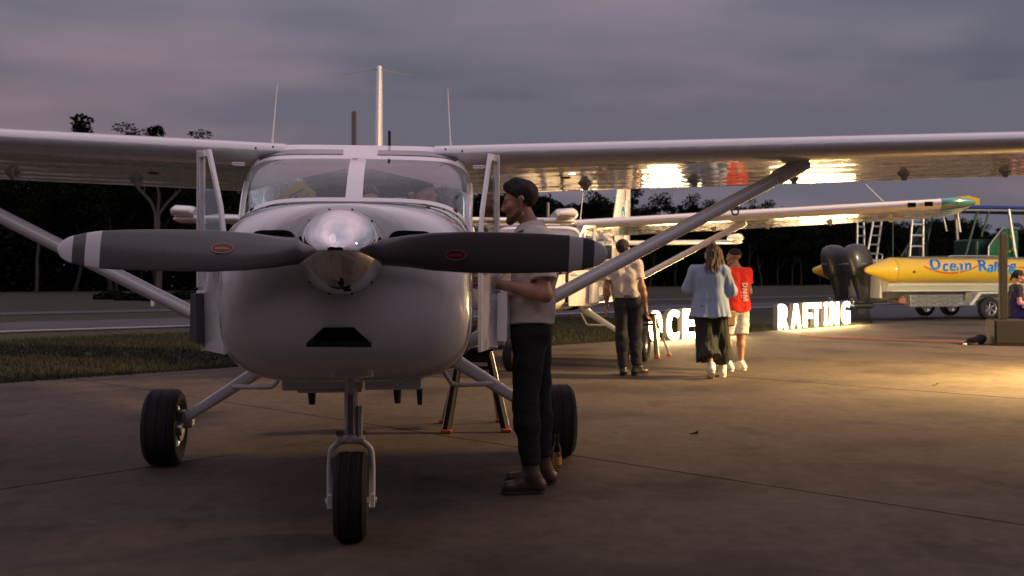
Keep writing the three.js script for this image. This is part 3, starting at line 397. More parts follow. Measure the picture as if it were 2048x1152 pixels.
function field(prims, k, noise, cut) {
  return (x, y, z) => { let d = 1e3; for (const p of prims) { const e = distPrim(p, x, y, z); if (p.sub) { const h = clamp(.5 - .5 * (d + e) / p.sub, 0, 1); d = lerp(d, -e, h) + p.sub * h * (1 - h); continue; } const kk = p.k ?? k, h = kk - Math.abs(d - e); d = h > 0 ? Math.min(d, e) - h * h / (4 * kk) : Math.min(d, e); } if (noise && d < .06) d += noise(x, y, z); if (cut) d = Math.max(d, cut(x, y, z)); return d; };
}
function boundsOf(prims, pad) { const b = new THREE.Box3(); for (const p of prims) { if (p.sub) continue; const r = p.c ? Math.max(...p.r) : Math.max(p.r1, p.r2); for (const c of p.c ? [p.c] : [p.a, p.b]) b.expandByPoint(V(c.x - r, c.y - r, c.z - r)).expandByPoint(V(c.x + r, c.y + r, c.z + r)); } return b.expandByScalar(pad); }
function nets(f, box, h) { // naive surface nets
  const lo = box.min, n = ['x', 'y', 'z'].map(k => Math.ceil((box.max[k] - lo[k]) / h) + 2), [nx, ny, nz] = n, S = new Float32Array(nx * ny * nz);
  // coarse pass skips empty space
  const st = 4; for (let k = 0; k < nz; k += st) for (let j = 0; j < ny; j += st) for (let i = 0; i < nx; i += st) {
    const c = f(lo.x + (i + 1.5) * h, lo.y + (j + 1.5) * h, lo.z + (k + 1.5) * h), far = Math.abs(c) > h * st * 1.6;
    for (let kk = k; kk < Math.min(k + st, nz); kk++) for (let jj = j; jj < Math.min(j + st, ny); jj++) for (let ii = i; ii < Math.min(i + st, nx); ii++) S[(kk * ny + jj) * nx + ii] = far ? c : f(lo.x + ii * h, lo.y + jj * h, lo.z + kk * h);
  }
  const id = new Int32Array(nx * ny * nz).fill(-1), pos = [], idx = [];
  const off = [0, 1, nx, nx + 1, nx * ny, nx * ny + 1, nx * ny + nx, nx * ny + nx + 1], E = [[0, 1], [2, 3], [4, 5], [6, 7], [0, 2], [1, 3], [4, 6], [5, 7], [0, 4], [1, 5], [2, 6], [3, 7]];
  for (let k = 0; k < nz - 1; k++) for (let j = 0; j < ny - 1; j++) for (let i = 0; i < nx - 1; i++) {
    const o = (k * ny + j) * nx + i; let m = 0; for (let c = 0; c < 8; c++) if (S[o + off[c]] < 0) m |= 1 << c; if (m === 0 || m === 255) continue;
    let x = 0, y = 0, z = 0, q = 0; for (const [a, b] of E) { const A = S[o + off[a]], B = S[o + off[b]]; if ((A < 0) === (B < 0)) continue; const t = A / (A - B); x += lerp(a & 1, b & 1, t); y += lerp(a >> 1 & 1, b >> 1 & 1, t); z += lerp(a >> 2, b >> 2, t); q++; }
    id[o] = pos.length / 3; pos.push(lo.x + (i + x / q) * h, lo.y + (j + y / q) * h, lo.z + (k + z / q) * h);
  }
  const quad = (a, b, c, d, fl) => { if (a < 0 || b < 0 || c < 0 || d < 0) return; fl ? idx.push(a, b, c, a, c, d) : idx.push(a, c, b, a, d, c); };
  for (let k = 1; k < nz - 1; k++) for (let j = 1; j < ny - 1; j++) for (let i = 1; i < nx - 1; i++) {
    const o = (k * ny + j) * nx + i, s = S[o] < 0;
    if (s !== S[o + 1] < 0) quad(id[o], id[o - nx], id[o - nx - nx * ny], id[o - nx * ny], s);
    if (s !== S[o + nx] < 0) quad(id[o], id[o - nx * ny], id[o - nx * ny - 1], id[o - 1], s);
    if (s !== S[o + nx * ny] < 0) quad(id[o], id[o - 1], id[o - 1 - nx], id[o - nx], s);
  }
  const g = new THREE.BufferGeometry(); g.setAttribute('position', new THREE.Float32BufferAttribute(pos, 3)); g.setIndex(idx);
  const N = new Float32Array(pos.length), U = new Float32Array(pos.length / 3 * 2), e = h * .6;
  for (let i = 0; i < pos.length; i += 3) { const [x, y, z] = [pos[i], pos[i + 1], pos[i + 2]]; let a = f(x + e, y, z) - f(x - e, y, z), b = f(x, y + e, z) - f(x, y - e, z), c = f(x, y, z + e) - f(x, y, z - e); const l = Math.hypot(a, b, c) || 1; N[i] = a / l; N[i + 1] = b / l; N[i + 2] = c / l; U[i / 3 * 2] = Math.atan2(x, z) * .16; U[i / 3 * 2 + 1] = y; }
  g.setAttribute('normal', new THREE.BufferAttribute(N, 3)); g.setAttribute('uv', new THREE.BufferAttribute(U, 2)); return g;
}
const sdf = (prims, k, h, noise, cut) => nets(field(prims, k, noise, cut), boundsOf(prims, .035), h);
const L3 = (a, b, t) => a.clone().lerp(b, t);
const folds = (amp, sx = 9, sy = 26, seed = 0, drop = 0) => (x, y, z) => drop ? amp * (1.1 * vn(x * 17 + y * 2.5 + seed, y * 2.2, z * 17 + seed) + .5 * vn(x * 34 - y * 4, y * 5 + seed, z * 34)) : amp * (vn(x * sx + y * 6 + seed, y * sy * .5 - x * 7, z * sx + seed) + .6 * vn(x * sx * 2.3 - y * 9, y * sy + x * 11, z * sx * 2.3 + 4 + seed));
// head built about the mid point between the eyes, facing +z; s scales it
function headPrims(s, o = {}) {
  const q = (x, y, z) => V(x * s, y * s, z * s), P = [
    ell(q(0, .038, -.018), [.074 * s, .085 * s, .094 * s]), ell(q(0, -.025, .03), [.06 * s, .085 * s, .06 * s]),
    cap(q(-.042, -.075, .005), q(-.012, -.102, .066), .026 * s, .02 * s), cap(q(.042, -.075, .005), q(.012, -.102, .066), .026 * s, .02 * s), ell(q(0, -.104, .072), [.02 * s, .017 * s, .016 * s]),
    cap(q(-.036, .02, .074), q(.036, .02, .074), .0125 * s), { ...cap(q(0, .008, .086), q(0, -.034, .108), .0085 * s, .0115 * s), k: .012 }, { ...cap(q(-.014, -.04, .096), q(.014, -.04, .096), .008 * s), k: .01 },
    { ...cap(q(-.019, -.066, .083), q(.019, -.066, .083), .0075 * s), k: .01 }, { ...cap(q(-.016, -.079, .081), q(.016, -.079, .081), .0085 * s), k: .008 },
    cap(q(-.045, -.022, .055), q(-.03, -.03, .07), .02 * s), cap(q(.045, -.022, .055), q(.03, -.03, .07), .02 * s),
    { ...ell(q(-.033, -.001, .096), [.016 * s, .011 * s, .014 * s]), sub: .012 }, { ...ell(q(.033, -.001, .096), [.016 * s, .011 * s, .014 * s]), sub: .012 },
  ];
  for (const e of [-1, 1]) { P.push({ ...ell(q(.031 * e, .0, .076), [.0125 * s, .0115 * s, .0115 * s]), k: .004 }); P.push({ ...cap(q(.074 * e, -.028, -.006), q(.086 * e, .018, -.022), .008 * s, .012 * s), k: .012 }, { ...cap(q(.074 * e, .018, -.006), q(.088 * e, .006, -.028), .008 * s), k: .012 }); }
  return P;
}
function hairShort(s, seed, len = .012, o = {}) {
  const q = (x, y, z) => V(x * s, y * s, z * s), P = [ell(q(0, .042, -.022), [(.077 + len * .5) * s, (.085 + len) * s, (.096 + len * .7) * s])];
  if (o.quiff) P.push(cap(q(-.03, .105, .06), q(.03, .108, .055), .022 * s), cap(q(-.02, .122, .02), q(.02, .122, .0), .024 * s));
  const f = o.front ?? .078, n = o.nape ?? -.075;
  return sdf(P, .03, .0045, (x, y, z) => (o.rough ?? .004) * vn(x * 120 + seed, y * 40, z * 90) + .0025 * vn(x * 30, y * 30 + seed, z * 30), (x, y, z) => { const a = (y / s - f) * .165 - (z / s - .082) * (f - n); return Math.max(-a / .22 * s, -(y / s - n) * s, o.fade ? (o.fade - y / s) * s : -1); });
}
// hand at the wrist w: fd finger direction, pn palm normal, th towards the thumb side
function handPrims(w, fd, pn, curl = .5, s = 1) {
  fd = fd.clone().normalize(); const th = pn.clone().cross(fd).normalize(); pn = fd.clone().cross(th).normalize().negate(); pn = th.clone().cross(fd).normalize();
  const p = (f, t, n) => w.clone().addScaledVector(fd, f * s).addScaledVector(th, t * s).addScaledVector(pn, n * s), P = [cap(p(-.02, 0, 0), p(.02, 0, 0), .024 * s), cap(p(.025, .016, 0), p(.075, .024, 0), .018 * s, .014 * s), cap(p(.025, -.012, 0), p(.07, -.022, 0), .017 * s, .013 * s), cap(p(.03, 0, 0), p(.078, 0, .002), .016 * s, .014 * s)];
  [[.031, .038, .92], [.011, .044, 1], [-.010, .041, .96], [-.028, .033, .85]].forEach(([t, l, sc], i) => { let a = p(.082, t, 0), ang = curl * (.5 + .12 * i); for (let k = 0; k < 3; k++) { const d = fd.clone().multiplyScalar(Math.cos(ang)).addScaledVector(pn, Math.sin(ang)), b = a.clone().addScaledVector(d, l * s * [1, .68, .5][k]); P.push({ ...cap(a, b, (.0092 - .0007 * k) * sc * s, (.0086 - .0008 * k) * sc * s), k: .006 }); a = b; ang += curl * .75; } });
  const t0 = p(.02, .026, .004), t1 = p(.052, .052, .014), t2 = p(.082, .058, .026); P.push({ ...cap(t0, t1, .013 * s, .0105 * s), k: .012 }, { ...cap(t1, t2, .0105 * s, .008 * s), k: .006 });
  return P;
}
function person(name, label, pos, turn, J, o) {
  const g = thing(name, label, 'person', pos, turn), lx = J.lx || V(1, 0, 0), h = o.cell || .011, S = o.size || 1, side = [0, 1];
  const pl = (p, k, y = 0) => p.clone().addScaledVector(lx, k).add(V(0, y, 0));
  const torso = (e, w = 1) => [cap(pl(J.chest, .082 * w), pl(J.waist, .062 * w), .098 + e, .092 + e), cap(pl(J.chest, -.082 * w), pl(J.waist, -.062 * w), .098 + e, .092 + e), cap(pl(J.waist, .062 * w), pl(J.pelvis, .07 * w), .092 + e, .104 + e), cap(pl(J.waist, -.062 * w), pl(J.pelvis, -.07 * w), .092 + e, .104 + e), cap(J.sh[0], J.sh[1], .058 + e), cap(L3(J.neck, J.head, .12), J.sh[0], .05 + e * .6, .045 + e), cap(L3(J.neck, J.head, .12), J.sh[1], .05 + e * .6, .045 + e)];
  const thick = o.limb || 1;
  const at1 = o.arm || thick, arm = (i, e) => [cap(J.sh[i], J.el[i], (.05 + e) * at1, (.04 + e) * at1), cap(J.el[i], L3(J.el[i], J.wr[i], .3), (.041 + e) * at1, (.043 + e) * at1), cap(L3(J.el[i], J.wr[i], .3), J.wr[i], (.043 + e) * at1, (.027 + e) * at1)];
  const leg = (i, e) => [cap(J.hip[i], J.kn[i], (.086 + e) * thick, (.056 + e) * thick), cap(J.kn[i], L3(J.kn[i], J.an[i], .3), (.055 + e) * thick, (.056 + e) * thick), cap(L3(J.kn[i], J.an[i], .3), J.an[i], (.056 + e) * thick, (.037 + e) * thick)];
  const foot = (i, e) => { const t = J.toe[i], a = J.an[i], hl = a.clone().addScaledVector(t.clone().sub(a).setY(0).normalize(), -.035).setY(J.heelY?.[i] ?? .04); return [cap(hl, t, .035 + e, .03 + e), cap(a, L3(hl, t, .5).add(V(0, .025, 0)), .038 + e, .034 + e), cap(a, hl, .038 + e, .036 + e)]; };
  const geos = [];
  const bodyPrims = [...(o.halfBody ? [] : [0, 1].flatMap(i => [...leg(i, -.004), ...foot(i, -.006)])), ...torso(-.004), ...side.flatMap(i => arm(i, 0)), cap(J.neck, L3(J.neck, J.head, .75), .056 * S, .052 * S)];
  geos.push(sdf(bodyPrims, .035, h + .001));
  const hq = new THREE.Quaternion().setFromEuler(new THREE.Euler(J.pitch || 0, J.yaw || 0, J.roll || 0, 'YXZ'));
  const place = q => q.applyQuaternion(hq).translate(J.head.x, J.head.y, J.head.z);
  geos.push(place(sdf(headPrims(S), .02, o.headCell || .005)));
  for (const i of side) if (J.hand?.[i]) geos.push(sdf(handPrims(J.wr[i], J.hand[i].fd, J.hand[i].pn, J.hand[i].curl ?? .5, S), .012, .0045));
  mesh('body', mergeGeometries(geos), o.skin, g);
  if (o.hair) { const geo = o.hair(S); mesh('hair', place(geo), o.hairMat, g); }
  if (o.stubble) mesh('beard', place(sdf([cap(V(-.043 * S, -.07 * S, .008 * S), V(-.012 * S, -.104 * S, .07 * S), .0275 * S, .022 * S), cap(V(.043 * S, -.07 * S, .008 * S), V(.012 * S, -.104 * S, .07 * S), .0275 * S, .022 * S), ell(V(0, -.104 * S, .073 * S), [.021 * S, .018 * S, .017 * S])], .02, .0042, (x, y, z) => .0012 * vn(x * 300, y * 300, z * 300))), std([.11, .062, .043], .8), g);
  if (o.eyes) for (const e of [-1, 1]) { const m = mesh('eyebrow', place(pipe([V(e * .014 * S, .022 * S, .0865 * S), V(e * .03 * S, .028 * S, .084 * S), V(e * .05 * S, .022 * S, .066 * S)], .0042, 10)), o.hairMat, g); mesh('eye', place(new THREE.SphereGeometry(.006, 10, 8).translate(e * .0315 * S, 0, .0835 * S)), M.dark, g); }
  if (o.shirt) { const s = o.shirt, fr = s.sleeve ?? .62, e = s.loose ?? .014; const P = [...torso(e + (o.girth || 0), s.wide || 1)];
    if (s.hem) P.push(cap(pl(J.pelvis, .075, .05), pl(J.pelvis, .08, -s.hem), .108 + e, .11 + e + (s.flare || 0), 1), cap(pl(J.pelvis, -.075, .05), pl(J.pelvis, -.08, -s.hem), .108 + e, .11 + e + (s.flare || 0), 1));
    for (const i of side) { P.push({ ...cap(J.sh[i], L3(J.sh[i], J.el[i], Math.min(fr, 1)), .058 + e * .8, .053 + e, fr < 1 ? 1 : 0), k: .03 }); if (fr > 1) P.push({ ...cap(J.el[i], L3(J.el[i], J.wr[i], fr - 1), .05 + e, .042 + e, 1), k: .03 }); }
    const cutY = J.pelvis.y + (s.cut ?? -.02), nk = J.neck.y + (s.neck ?? .035);
    mesh('shirt', sdf(P, .045, h, folds(s.fold ?? .006, 9, 20, s.seed || 0, s.drop), (x, y, z) => Math.max(s.hem ? -1 : cutY + .006 * Math.sin(x * 40) - y, y - nk)), s.mat, g);
    if (s.collar) { const c = [], c0 = L3(J.neck, J.head, .22), fw = V(-lx.z, 0, lx.x).normalize(); if (fw.z < 0) fw.negate(); for (let i = 0; i <= 28; i++) { const a = -2.75 + 5.5 * i / 28, cs = -Math.cos(a), sn = Math.sin(a), q = (a / 2.75) ** 2, pt = (r, y) => c0.clone().addScaledVector(lx, r * sn).addScaledVector(fw, r * cs + .008).add(V(0, y - .02 * q, 0)); c.push([pt(.075, -.03), pt(.071, .042 - .02 * q), pt(.079, .046 - .022 * q), pt(.1 + .012 * q, -.004 - .034 * q ** 3)]); } mesh('collar', loft(c, { closed: false }), Object.assign(s.mat.clone(), { side: THREE.DoubleSide }), g); }
  }
  if (o.pants) { const s = o.pants, e = s.loose ?? .01, to = s.to ?? 1.0; const gg = (o.girth || 0) * .7, P = [cap(pl(J.pelvis, .062, .05), pl(J.pelvis, .065, -.03), .1 + e + gg, .104 + e + gg), cap(pl(J.pelvis, -.062, .05), pl(J.pelvis, -.065, -.03), .1 + e + gg, .104 + e + gg)];
    for (const i of side) { const hip = J.hip[i], kn = J.kn[i], an = L3(J.kn[i], J.an[i], to > 1 ? to - 1 : 1); if (to <= 1) P.push({ ...cap(hip, L3(hip, kn, to), .092 * thick + e, (s.hemR ?? .075) + e, 1), k: .03 }); else P.push({ ...cap(hip, kn, .092 * thick + e, (s.kneeR ?? .062) * thick + e), k: .03 }, { ...cap(kn, L3(kn, an, .35), (s.kneeR ?? .062) * thick + e, (s.kneeR ?? .062) * thick + e), k: .03 }, { ...cap(L3(kn, an, .3), an, (s.kneeR ?? .062) * thick + e, (s.hemR ?? .048) + e, 1), k: .03 }); }
    mesh(s.name || 'trousers', sdf(P, .04, h, folds(s.fold ?? .005, 10, 30, 7 + (s.seed || 0), s.drop), (x, y, z) => y - (J.pelvis.y + (s.waist ?? .075))), s.mat, g); }
  if (o.belt) { const y = J.pelvis.y + (o.pants.waist ?? .075) - .012, r = []; for (const dy of [-.018, .018]) { const ring = []; for (let i = 0; i < 40; i++) { const a = i / 40 * 6.2832; ring.push(pl(V(J.pelvis.x, y + dy, J.pelvis.z), .184 * Math.cos(a)).add(V(-lx.z, 0, lx.x).multiplyScalar(.122 * Math.sin(a)))); } r.push(ring); } mesh('belt', loft(r, {}), o.belt, g); }
  if (o.shoes) for (const i of side) { const s = o.shoes, t = J.toe[i], a = J.an[i], d = t.clone().sub(a).setY(0).normalize(), hl = a.clone().addScaledVector(d, -.04).setY(J.heelY?.[i] ?? .045); const P = [cap(hl, t, .041, .038), cap(a, L3(hl, t, .55).add(V(0, .022, 0)), .044, .038), cap(a, hl, .046, .044)]; if (s.high) P.push({ ...cap(a, L3(a, J.kn[i], s.high), .048, .05, 1), k: .02 });
    const tilt = Math.atan2((hl.y - .045) - (t.y - .04), Math.hypot(hl.x - t.x, hl.z - t.z)), ny = Math.cos(tilt), nd = Math.sin(tilt);
    const low = (x, y, z) => { const along = (x - t.x) * d.x + (z - t.z) * d.z; return (t.y - .030) - (y + along * nd / ny); };
    const b = mesh(s.name || 'shoe', sdf(P, .025, .0065, null, low), s.mat, g);
    const sl = hl.clone().setY(hl.y - .036), tt = t.clone().setY(t.y - .032); mesh('sole', sdf([cap(sl, tt, .041, .041)], .02, .0065, null, (x, y, z) => { const along = (x - tt.x) * d.x + (z - tt.z) * d.z, yy = y + along * nd / ny - tt.y; return Math.abs(yy + .002) - .0145; }), s.sole, b); }
  return g;
}
const standing = (o = {}) => ({ pelvis: V(0, .96, 0), waist: V(0, 1.1, .005), chest: V(0, 1.32, -.005), neck: V(0, 1.475, -.02), head: V(0, 1.665, .02), sh: [V(-.185, 1.43, -.01), V(.185, 1.43, -.01)], el: [V(-.25, 1.14, -.03), V(.25, 1.14, -.03)], wr: [V(-.27, .9, .03), V(.27, .9, .03)], hip: [V(-.09, .92, 0), V(.09, .92, 0)], kn: [V(-.1, .5, .015), V(.1, .5, .015)], an: [V(-.1, .09, -.02), V(.1, .09, -.02)], toe: [V(-.12, .04, .15), V(.12, .04, .15)], ...o });
const skinA = std([.36, .19, .13], .55), skinB = std([.42, .24, .17], .55), skinC = std([.33, .18, .11], .55);
M.hairDark = std([.009, .007, .006], .8); M.hairBrown = std([.05, .027, .014], .7, 0, { bumpMap: rep(weave, .05), bumpScale: .001 });
const cloth = (c, s = .06) => std(c, .9, 0, { bumpMap: rep(weave, s), bumpScale: .0006 });
M.khaki = cloth([.50, .45, .39]); M.black = cloth([.011, .011, .013]); M.jean = cloth([.014, .016, .021]); M.denim = cloth([.22, .30, .42]); M.olive = cloth([.017, .02, .013]); M.red = cloth([.75, .032, .018]); M.paleShort = cloth([.62, .62, .64]);
M.bootBrown = std([.07, .042, .03], .45); M.sole = std([.03, .028, .026], .8); M.bootBlack = std([.014, .013, .013], .4); M.sneaker = std([.68, .66, .62], .6); M.leather = std([.16, .08, .035], .5);
// the man at the open cockpit door, seen from his left side
person('person', 'dark haired man in khaki shirt, black jeans and brown boots leaning at the cockpit door', [.142, 0, -5.88], -Math.PI / 2, standing({
  pelvis: V(0, .955, .03), waist: V(0, 1.09, .035), chest: V(0, 1.31, .005), neck: V(0, 1.495, .012), head: V(0.005, 1.685, .10), pitch: .16, yaw: -.06,
  sh: [V(-.19, 1.43, .0), V(.19, 1.43, -.02)], el: [V(-.26, 1.17, .04), V(.245, 1.145, -.045)], wr: [V(-.17, 1.2, .25), V(.17, 1.205, .21)],
  hip: [V(-.09, .92, .01), V(.09, .92, .04)], kn: [V(-.115, .5, -.02), V(.105, .5, .065)], an: [V(-.12, .1, -.045), V(.125, .1, .03)], toe: [V(-.1, .04, .15), V(.15, .04, .165)],
  hand: [{ fd: V(.2, .1, 1), pn: V(1, 0, 0) }, { fd: V(-.3, .05, 1), pn: V(-1, 0, -.3) }],
}), { cell: .009, girth: .014, limb: 1.06, arm: .93, headCell: .0042, skin: skinA, hairMat: M.hairDark, hair: s => hairShort(s, 3, .010, { quiff: true, front: .082, nape: -.06, rough: .0018 }), eyes: true, size: .97, stubble: true,
  shirt: { mat: M.khaki, collar: true, loose: .022, fold: .009, cut: .02, sleeve: .7, neck: .05 }, pants: { mat: M.black, to: 1.84, loose: .006, fold: .0045, hemR: .05, kneeR: .062 }, belt: M.leather, shoes: { mat: M.bootBrown, sole: M.sole, name: 'boot', high: .26 } });
// the man walking away beyond the strut
person('person', 'man in khaki shirt and dark jeans walking away beside the second aeroplane', [1.47, 0, -12.6], Math.PI, standing({
  lx: V(1, 0, .1), pelvis: V(.0, .93, 0), waist: V(.03, 1.06, 0), chest: V(.075, 1.26, .0), neck: V(.08, 1.42, -.01), head: V(.06, 1.585, .03), yaw: -.75,
  sh: [V(-.1, 1.39, .0), V(.255, 1.375, -.02)], el: [V(-.165, 1.1, -.06), V(.285, 1.1, -.04)], wr: [V(-.215, .83, -.01), V(.27, .86, .05)],
  hip: [V(-.095, .89, 0), V(.085, .89, 0)], kn: [V(-.09, .5, .03), V(.09, .49, -.01)], an: [V(-.1, .12, -.03), V(.07, .1, -.04)], toe: [V(-.22, .05, .06), V(.06, .04, .13)],
  hand: [{ fd: V(-.1, -1, .15), pn: V(1, 0, 0), curl: .7 }, { fd: V(0, -1, .1), pn: V(-1, 0, 0), curl: .6 }],
}), { cell: .012, headCell: .0065, skin: skinA, hairMat: M.hairDark, hair: s => hairShort(s, 8, .014, { front: .08, nape: -.085 }), size: .94, limb: .95,
  shirt: { mat: M.khaki, collar: true, loose: .022, fold: .01, cut: .05, sleeve: .62, seed: 5, neck: .06 }, pants: { mat: M.jean, to: 1.97, loose: .014, fold: .0055, hemR: .055, kneeR: .066, seed: 2 }, belt: M.leather, shoes: { mat: M.bootBlack, sole: M.sole, name: 'boot' } });
// the woman in the pale blue shirt
function longHair(s) {
  const q = (x, y, z) => V(x * s, y * s, z * s), P = [ell(q(0, .04, -.022), [.088 * s, .1 * s, .105 * s])];
  for (let i = 0; i < 9; i++) { const a = -1.15 + i * .29, x = Math.sin(a), z = -Math.cos(a); P.push(cap(q(.08 * x, .02, .09 * z), q(.15 * x, -.16, .085 * z - .02), .036 * s, .042 * s), cap(q(.15 * x, -.16, .085 * z - .02), q(.16 * x + .02, -.37 - .035 * Math.cos(i * 2.1), .07 * z - .06), .038 * s, .017 * s)); }
  P.push(ell(q(.015, .14, -.04), [.035 * s, .032 * s, .035 * s]));
  return sdf(P, .03, .006, (x, y, z) => .009 * vn(x * 75 + y * 8, y * 9, z * 75) + .006 * vn(x * 150, y * 14 + x * 12, z * 150 + 3), (x, y, z) => Math.max(-((y / s - .085) * .12 - (z / s - .07) * .2) / .235 * s, -1));
}
const woman = person('person', 'woman with long brown hair in loose pale blue shirt and wide olive trousers', [2.42, 0, -12.2], Math.PI - .12, standing({
  pelvis: V(0, .9, 0), waist: V(0, 1.03, 0), chest: V(.02, 1.22, 0), neck: V(.0, 1.36, -.01), head: V(-.02, 1.51, .03), yaw: .75,
  sh: [V(-.155, 1.31, 0), V(.175, 1.31, 0)], el: [V(-.245, 1.07, .02), V(.265, 1.09, .05)], wr: [V(-.2, 1.0, .2), V(.17, 1.2, .22)],
  hip: [V(-.085, .86, 0), V(.085, .86, 0)], kn: [V(-.12, .48, .1), V(.06, .47, .0)], an: [V(-.17, .12, .26), V(.0, .17, -.13)], toe: [V(-.19, .045, .42), V(-.0, .04, .02)], heelY: [.045, .125],
  hand: [{ fd: V(.3, .1, 1), pn: V(1, 0, 0) }, { fd: V(-.4, .4, 1), pn: V(-1, 0, 0) }],
}), { cell: .011, headCell: .006, skin: skinB, hairMat: M.hairBrown, hair: longHair, size: .92, limb: .88,
  shirt: { mat: M.denim, loose: .02, fold: .011, drop: 1, hem: .15, flare: .04, sleeve: 1.35, seed: 11, neck: .03 }, pants: { mat: M.olive, to: 1.72, loose: .03, fold: .014, drop: 1, hemR: .125, kneeR: .105, seed: 9, waist: .0 }, shoes: { mat: M.sneaker, sole: M.sneaker, name: 'sneaker' } });
{ const b = thing('handbag', 'small brown leather handbag hanging at the side of the woman', 'handbag', [2.66, .73, -12.22], .4); mesh('bag', box(.13, .19, .07, 0, 0, 0, .025), M.leather, b); mesh('flap', box(.134, .09, .076, 0, .055, 0, .02), M.leather, b); mesh('strap', pipe([V(-.055, .08, 0), V(-.09, .3, .01), V(-.14, .52, .0), V(-.2, .58, -.02)], .008, 20), M.leather, b); }
// the man in the red shirt
const redMan = person('person', 'man in bright red printed t-shirt, pale shorts and white sneakers beside the woman', [2.97, 0, -13.3], Math.PI + .42, standing({
  pelvis: V(0, .86, 0), waist: V(0, .99, 0), chest: V(0, 1.2, -.005), neck: V(0, 1.345, -.015), head: V(.01, 1.5, .025), yaw: .5,
  sh: [V(-.175, 1.3, 0), V(.175, 1.3, 0)], el: [V(-.235, 1.04, .02), V(.225, 1.03, .0)], wr: [V(-.1, .98, .2), V(.12, .98, .2)],
  hip: [V(-.088, .83, 0), V(.088, .83, 0)], kn: [V(-.09, .45, .0), V(.1, .46, .06)], an: [V(-.07, .09, -.03), V(.17, .1, -.08)], toe: [V(-.04, .04, .14), V(.2, .04, .08)],
  hand: [{ fd: V(.5, .1, 1), pn: V(1, 0, 0) }, { fd: V(-.5, .1, 1), pn: V(-1, 0, 0) }],
}), { cell: .012, headCell: .006, skin: skinC, hairMat: M.hairDark, hair: s => hairShort(s, 5, .006, { front: .085, nape: -.02, fade: .03, rough: .002 }), size: .93,
  shirt: { mat: M.red, loose: .022, fold: .008, hem: .07, flare: .01, sleeve: .6, seed: 21, neck: .022 }, pants: { mat: M.paleShort, name: 'shorts', to: .92, loose: .018, fold: .007, hemR: .085 }, shoes: { mat: M.sneaker, sole: M.sneaker, name: 'sneaker' } });
{ // white print down the back of the red shirt
  redMan.updateMatrixWorld(true); const sh = redMan.children.find(c => c.name === 'shirt'); sh.material.side = THREE.DoubleSide;
  const rc = new THREE.Raycaster(), W = 16, H = 24, pos = [], uv = [], idx = []; const m4 = new THREE.Matrix4();
  const P = sh.geometry.attributes.position, bx = {}; for (let i = 0; i < P.count; i++) { const z = P.getZ(i); const k = Math.round(P.getX(i) / .014) + ',' + Math.round(P.getY(i) / .014); if (!(k in bx) || z < bx[k]) bx[k] = z; }
  const zAt = (x, y) => { let s = 0, n = 0; for (let a = -2; a <= 2; a++) for (let b = -2; b <= 2; b++) { const k = (Math.round(x / .014) + a) + ',' + (Math.round(y / .014) + b); if (k in bx && bx[k] < -.02) { s += bx[k]; n++; } } return n ? s / n : -.1; };
  for (let j = 0; j <= H; j++) for (let i = 0; i <= W; i++) { const x = lerp(.02, -.14, i / W), y = lerp(.86, 1.22, j / H); pos.push(x, y, zAt(x, y) - .012); uv.push(i / W, j / H); }
  for (let j = 0; j < H; j++) for (let i = 0; i < W; i++) { const a = j * (W + 1) + i; idx.push(a, a + 1, a + W + 1, a + 1, a + W + 2, a + W + 1); }
  const g = new THREE.BufferGeometry(); g.setAttribute('position', new THREE.Float32BufferAttribute(pos, 3)); g.setAttribute('uv', new THREE.Float32BufferAttribute(uv, 2)); g.setIndex(idx); g.computeVertexNormals();
  const t = canvasTex(256, 576, (c, w, h) => { c.clearRect(0, 0, w, h); c.fillStyle = '#e6ddd8'; c.translate(w * .52, h * .5); c.rotate(Math.PI / 2); c.textAlign = 'center'; c.textBaseline = 'middle'; c.font = 'bold 170px sans-serif'; c.fillText('DNM', 0, 6); c.font = 'bold 40px sans-serif'; c.fillText('· · · · · · ·', 0, -92); c.fillText('S I C S', 60, 106); });
  mesh('shirt_print', g, std(0xffffff, .85, 0, { map: t, transparent: true, alphaTest: .5, side: THREE.DoubleSide }), sh);
}
// the two people inside the cockpit of the nearest aeroplane
function sitter(label, p, turn, o) {
  return person('person', label, [p.x, p.y, p.z], turn, standing({ pelvis: V(0, .12, 0), waist: V(0, .26, -.02), chest: V(0, .45, -.03), neck: V(0, .59, -.03), head: V(0, .755, .01), yaw: o.yaw, pitch: .1,
    sh: [V(-.17, .54, -.02), V(.17, .54, -.02)], el: [V(-.24, .29, .05), V(.24, .29, .05)], wr: [V(-.16, .26, .27), V(.16, .26, .27)], hip: [V(-.09, .1, 0), V(.09, .1, 0)], kn: [V(-.12, .16, .42), V(.12, .16, .42)], an: [V(-.12, -.1, .62), V(.12, -.1, .62)], toe: [V(-.12, -.14, .76), V(.12, -.14, .76)], heelY: [-.14, -.14], hand: [{ fd: V(.2, 0, 1), pn: V(0, -1, 0) }, { fd: V(-.2, 0, 1), pn: V(0, -1, 0) }] }),
    { cell: .014, headCell: .0065, skin: o.skin, hairMat: o.hairMat, hair: s => hairShort(s, o.seed, .01, { front: .082, nape: -.06 }), size: o.size, shirt: { mat: o.mat, loose: .015, fold: .006, seed: o.seed, sleeve: .62, cut: -.02 }, pants: { mat: M.jean, to: 1.9, loose: .01 }, shoes: { mat: M.sneaker, sole: M.sole, name: 'shoe' } });
}
sitter('person seated in the cockpit right behind the white windscreen post', inPlane(.05, .93, -2.02), .1, { skin: std([.5, .25, .19], .6), hairMat: M.hairBrown, mat: cloth([.3, .12, .1]), size: .8, yaw: .3, seed: 31 });
sitter('person in a red shirt seated in the cockpit looking towards the open door', inPlane(.36, .96, -2.0), .1, { skin: skinB, hairMat: M.hairDark, mat: cloth([.3, .05, .035]), size: .93, yaw: .9, seed: 33 });
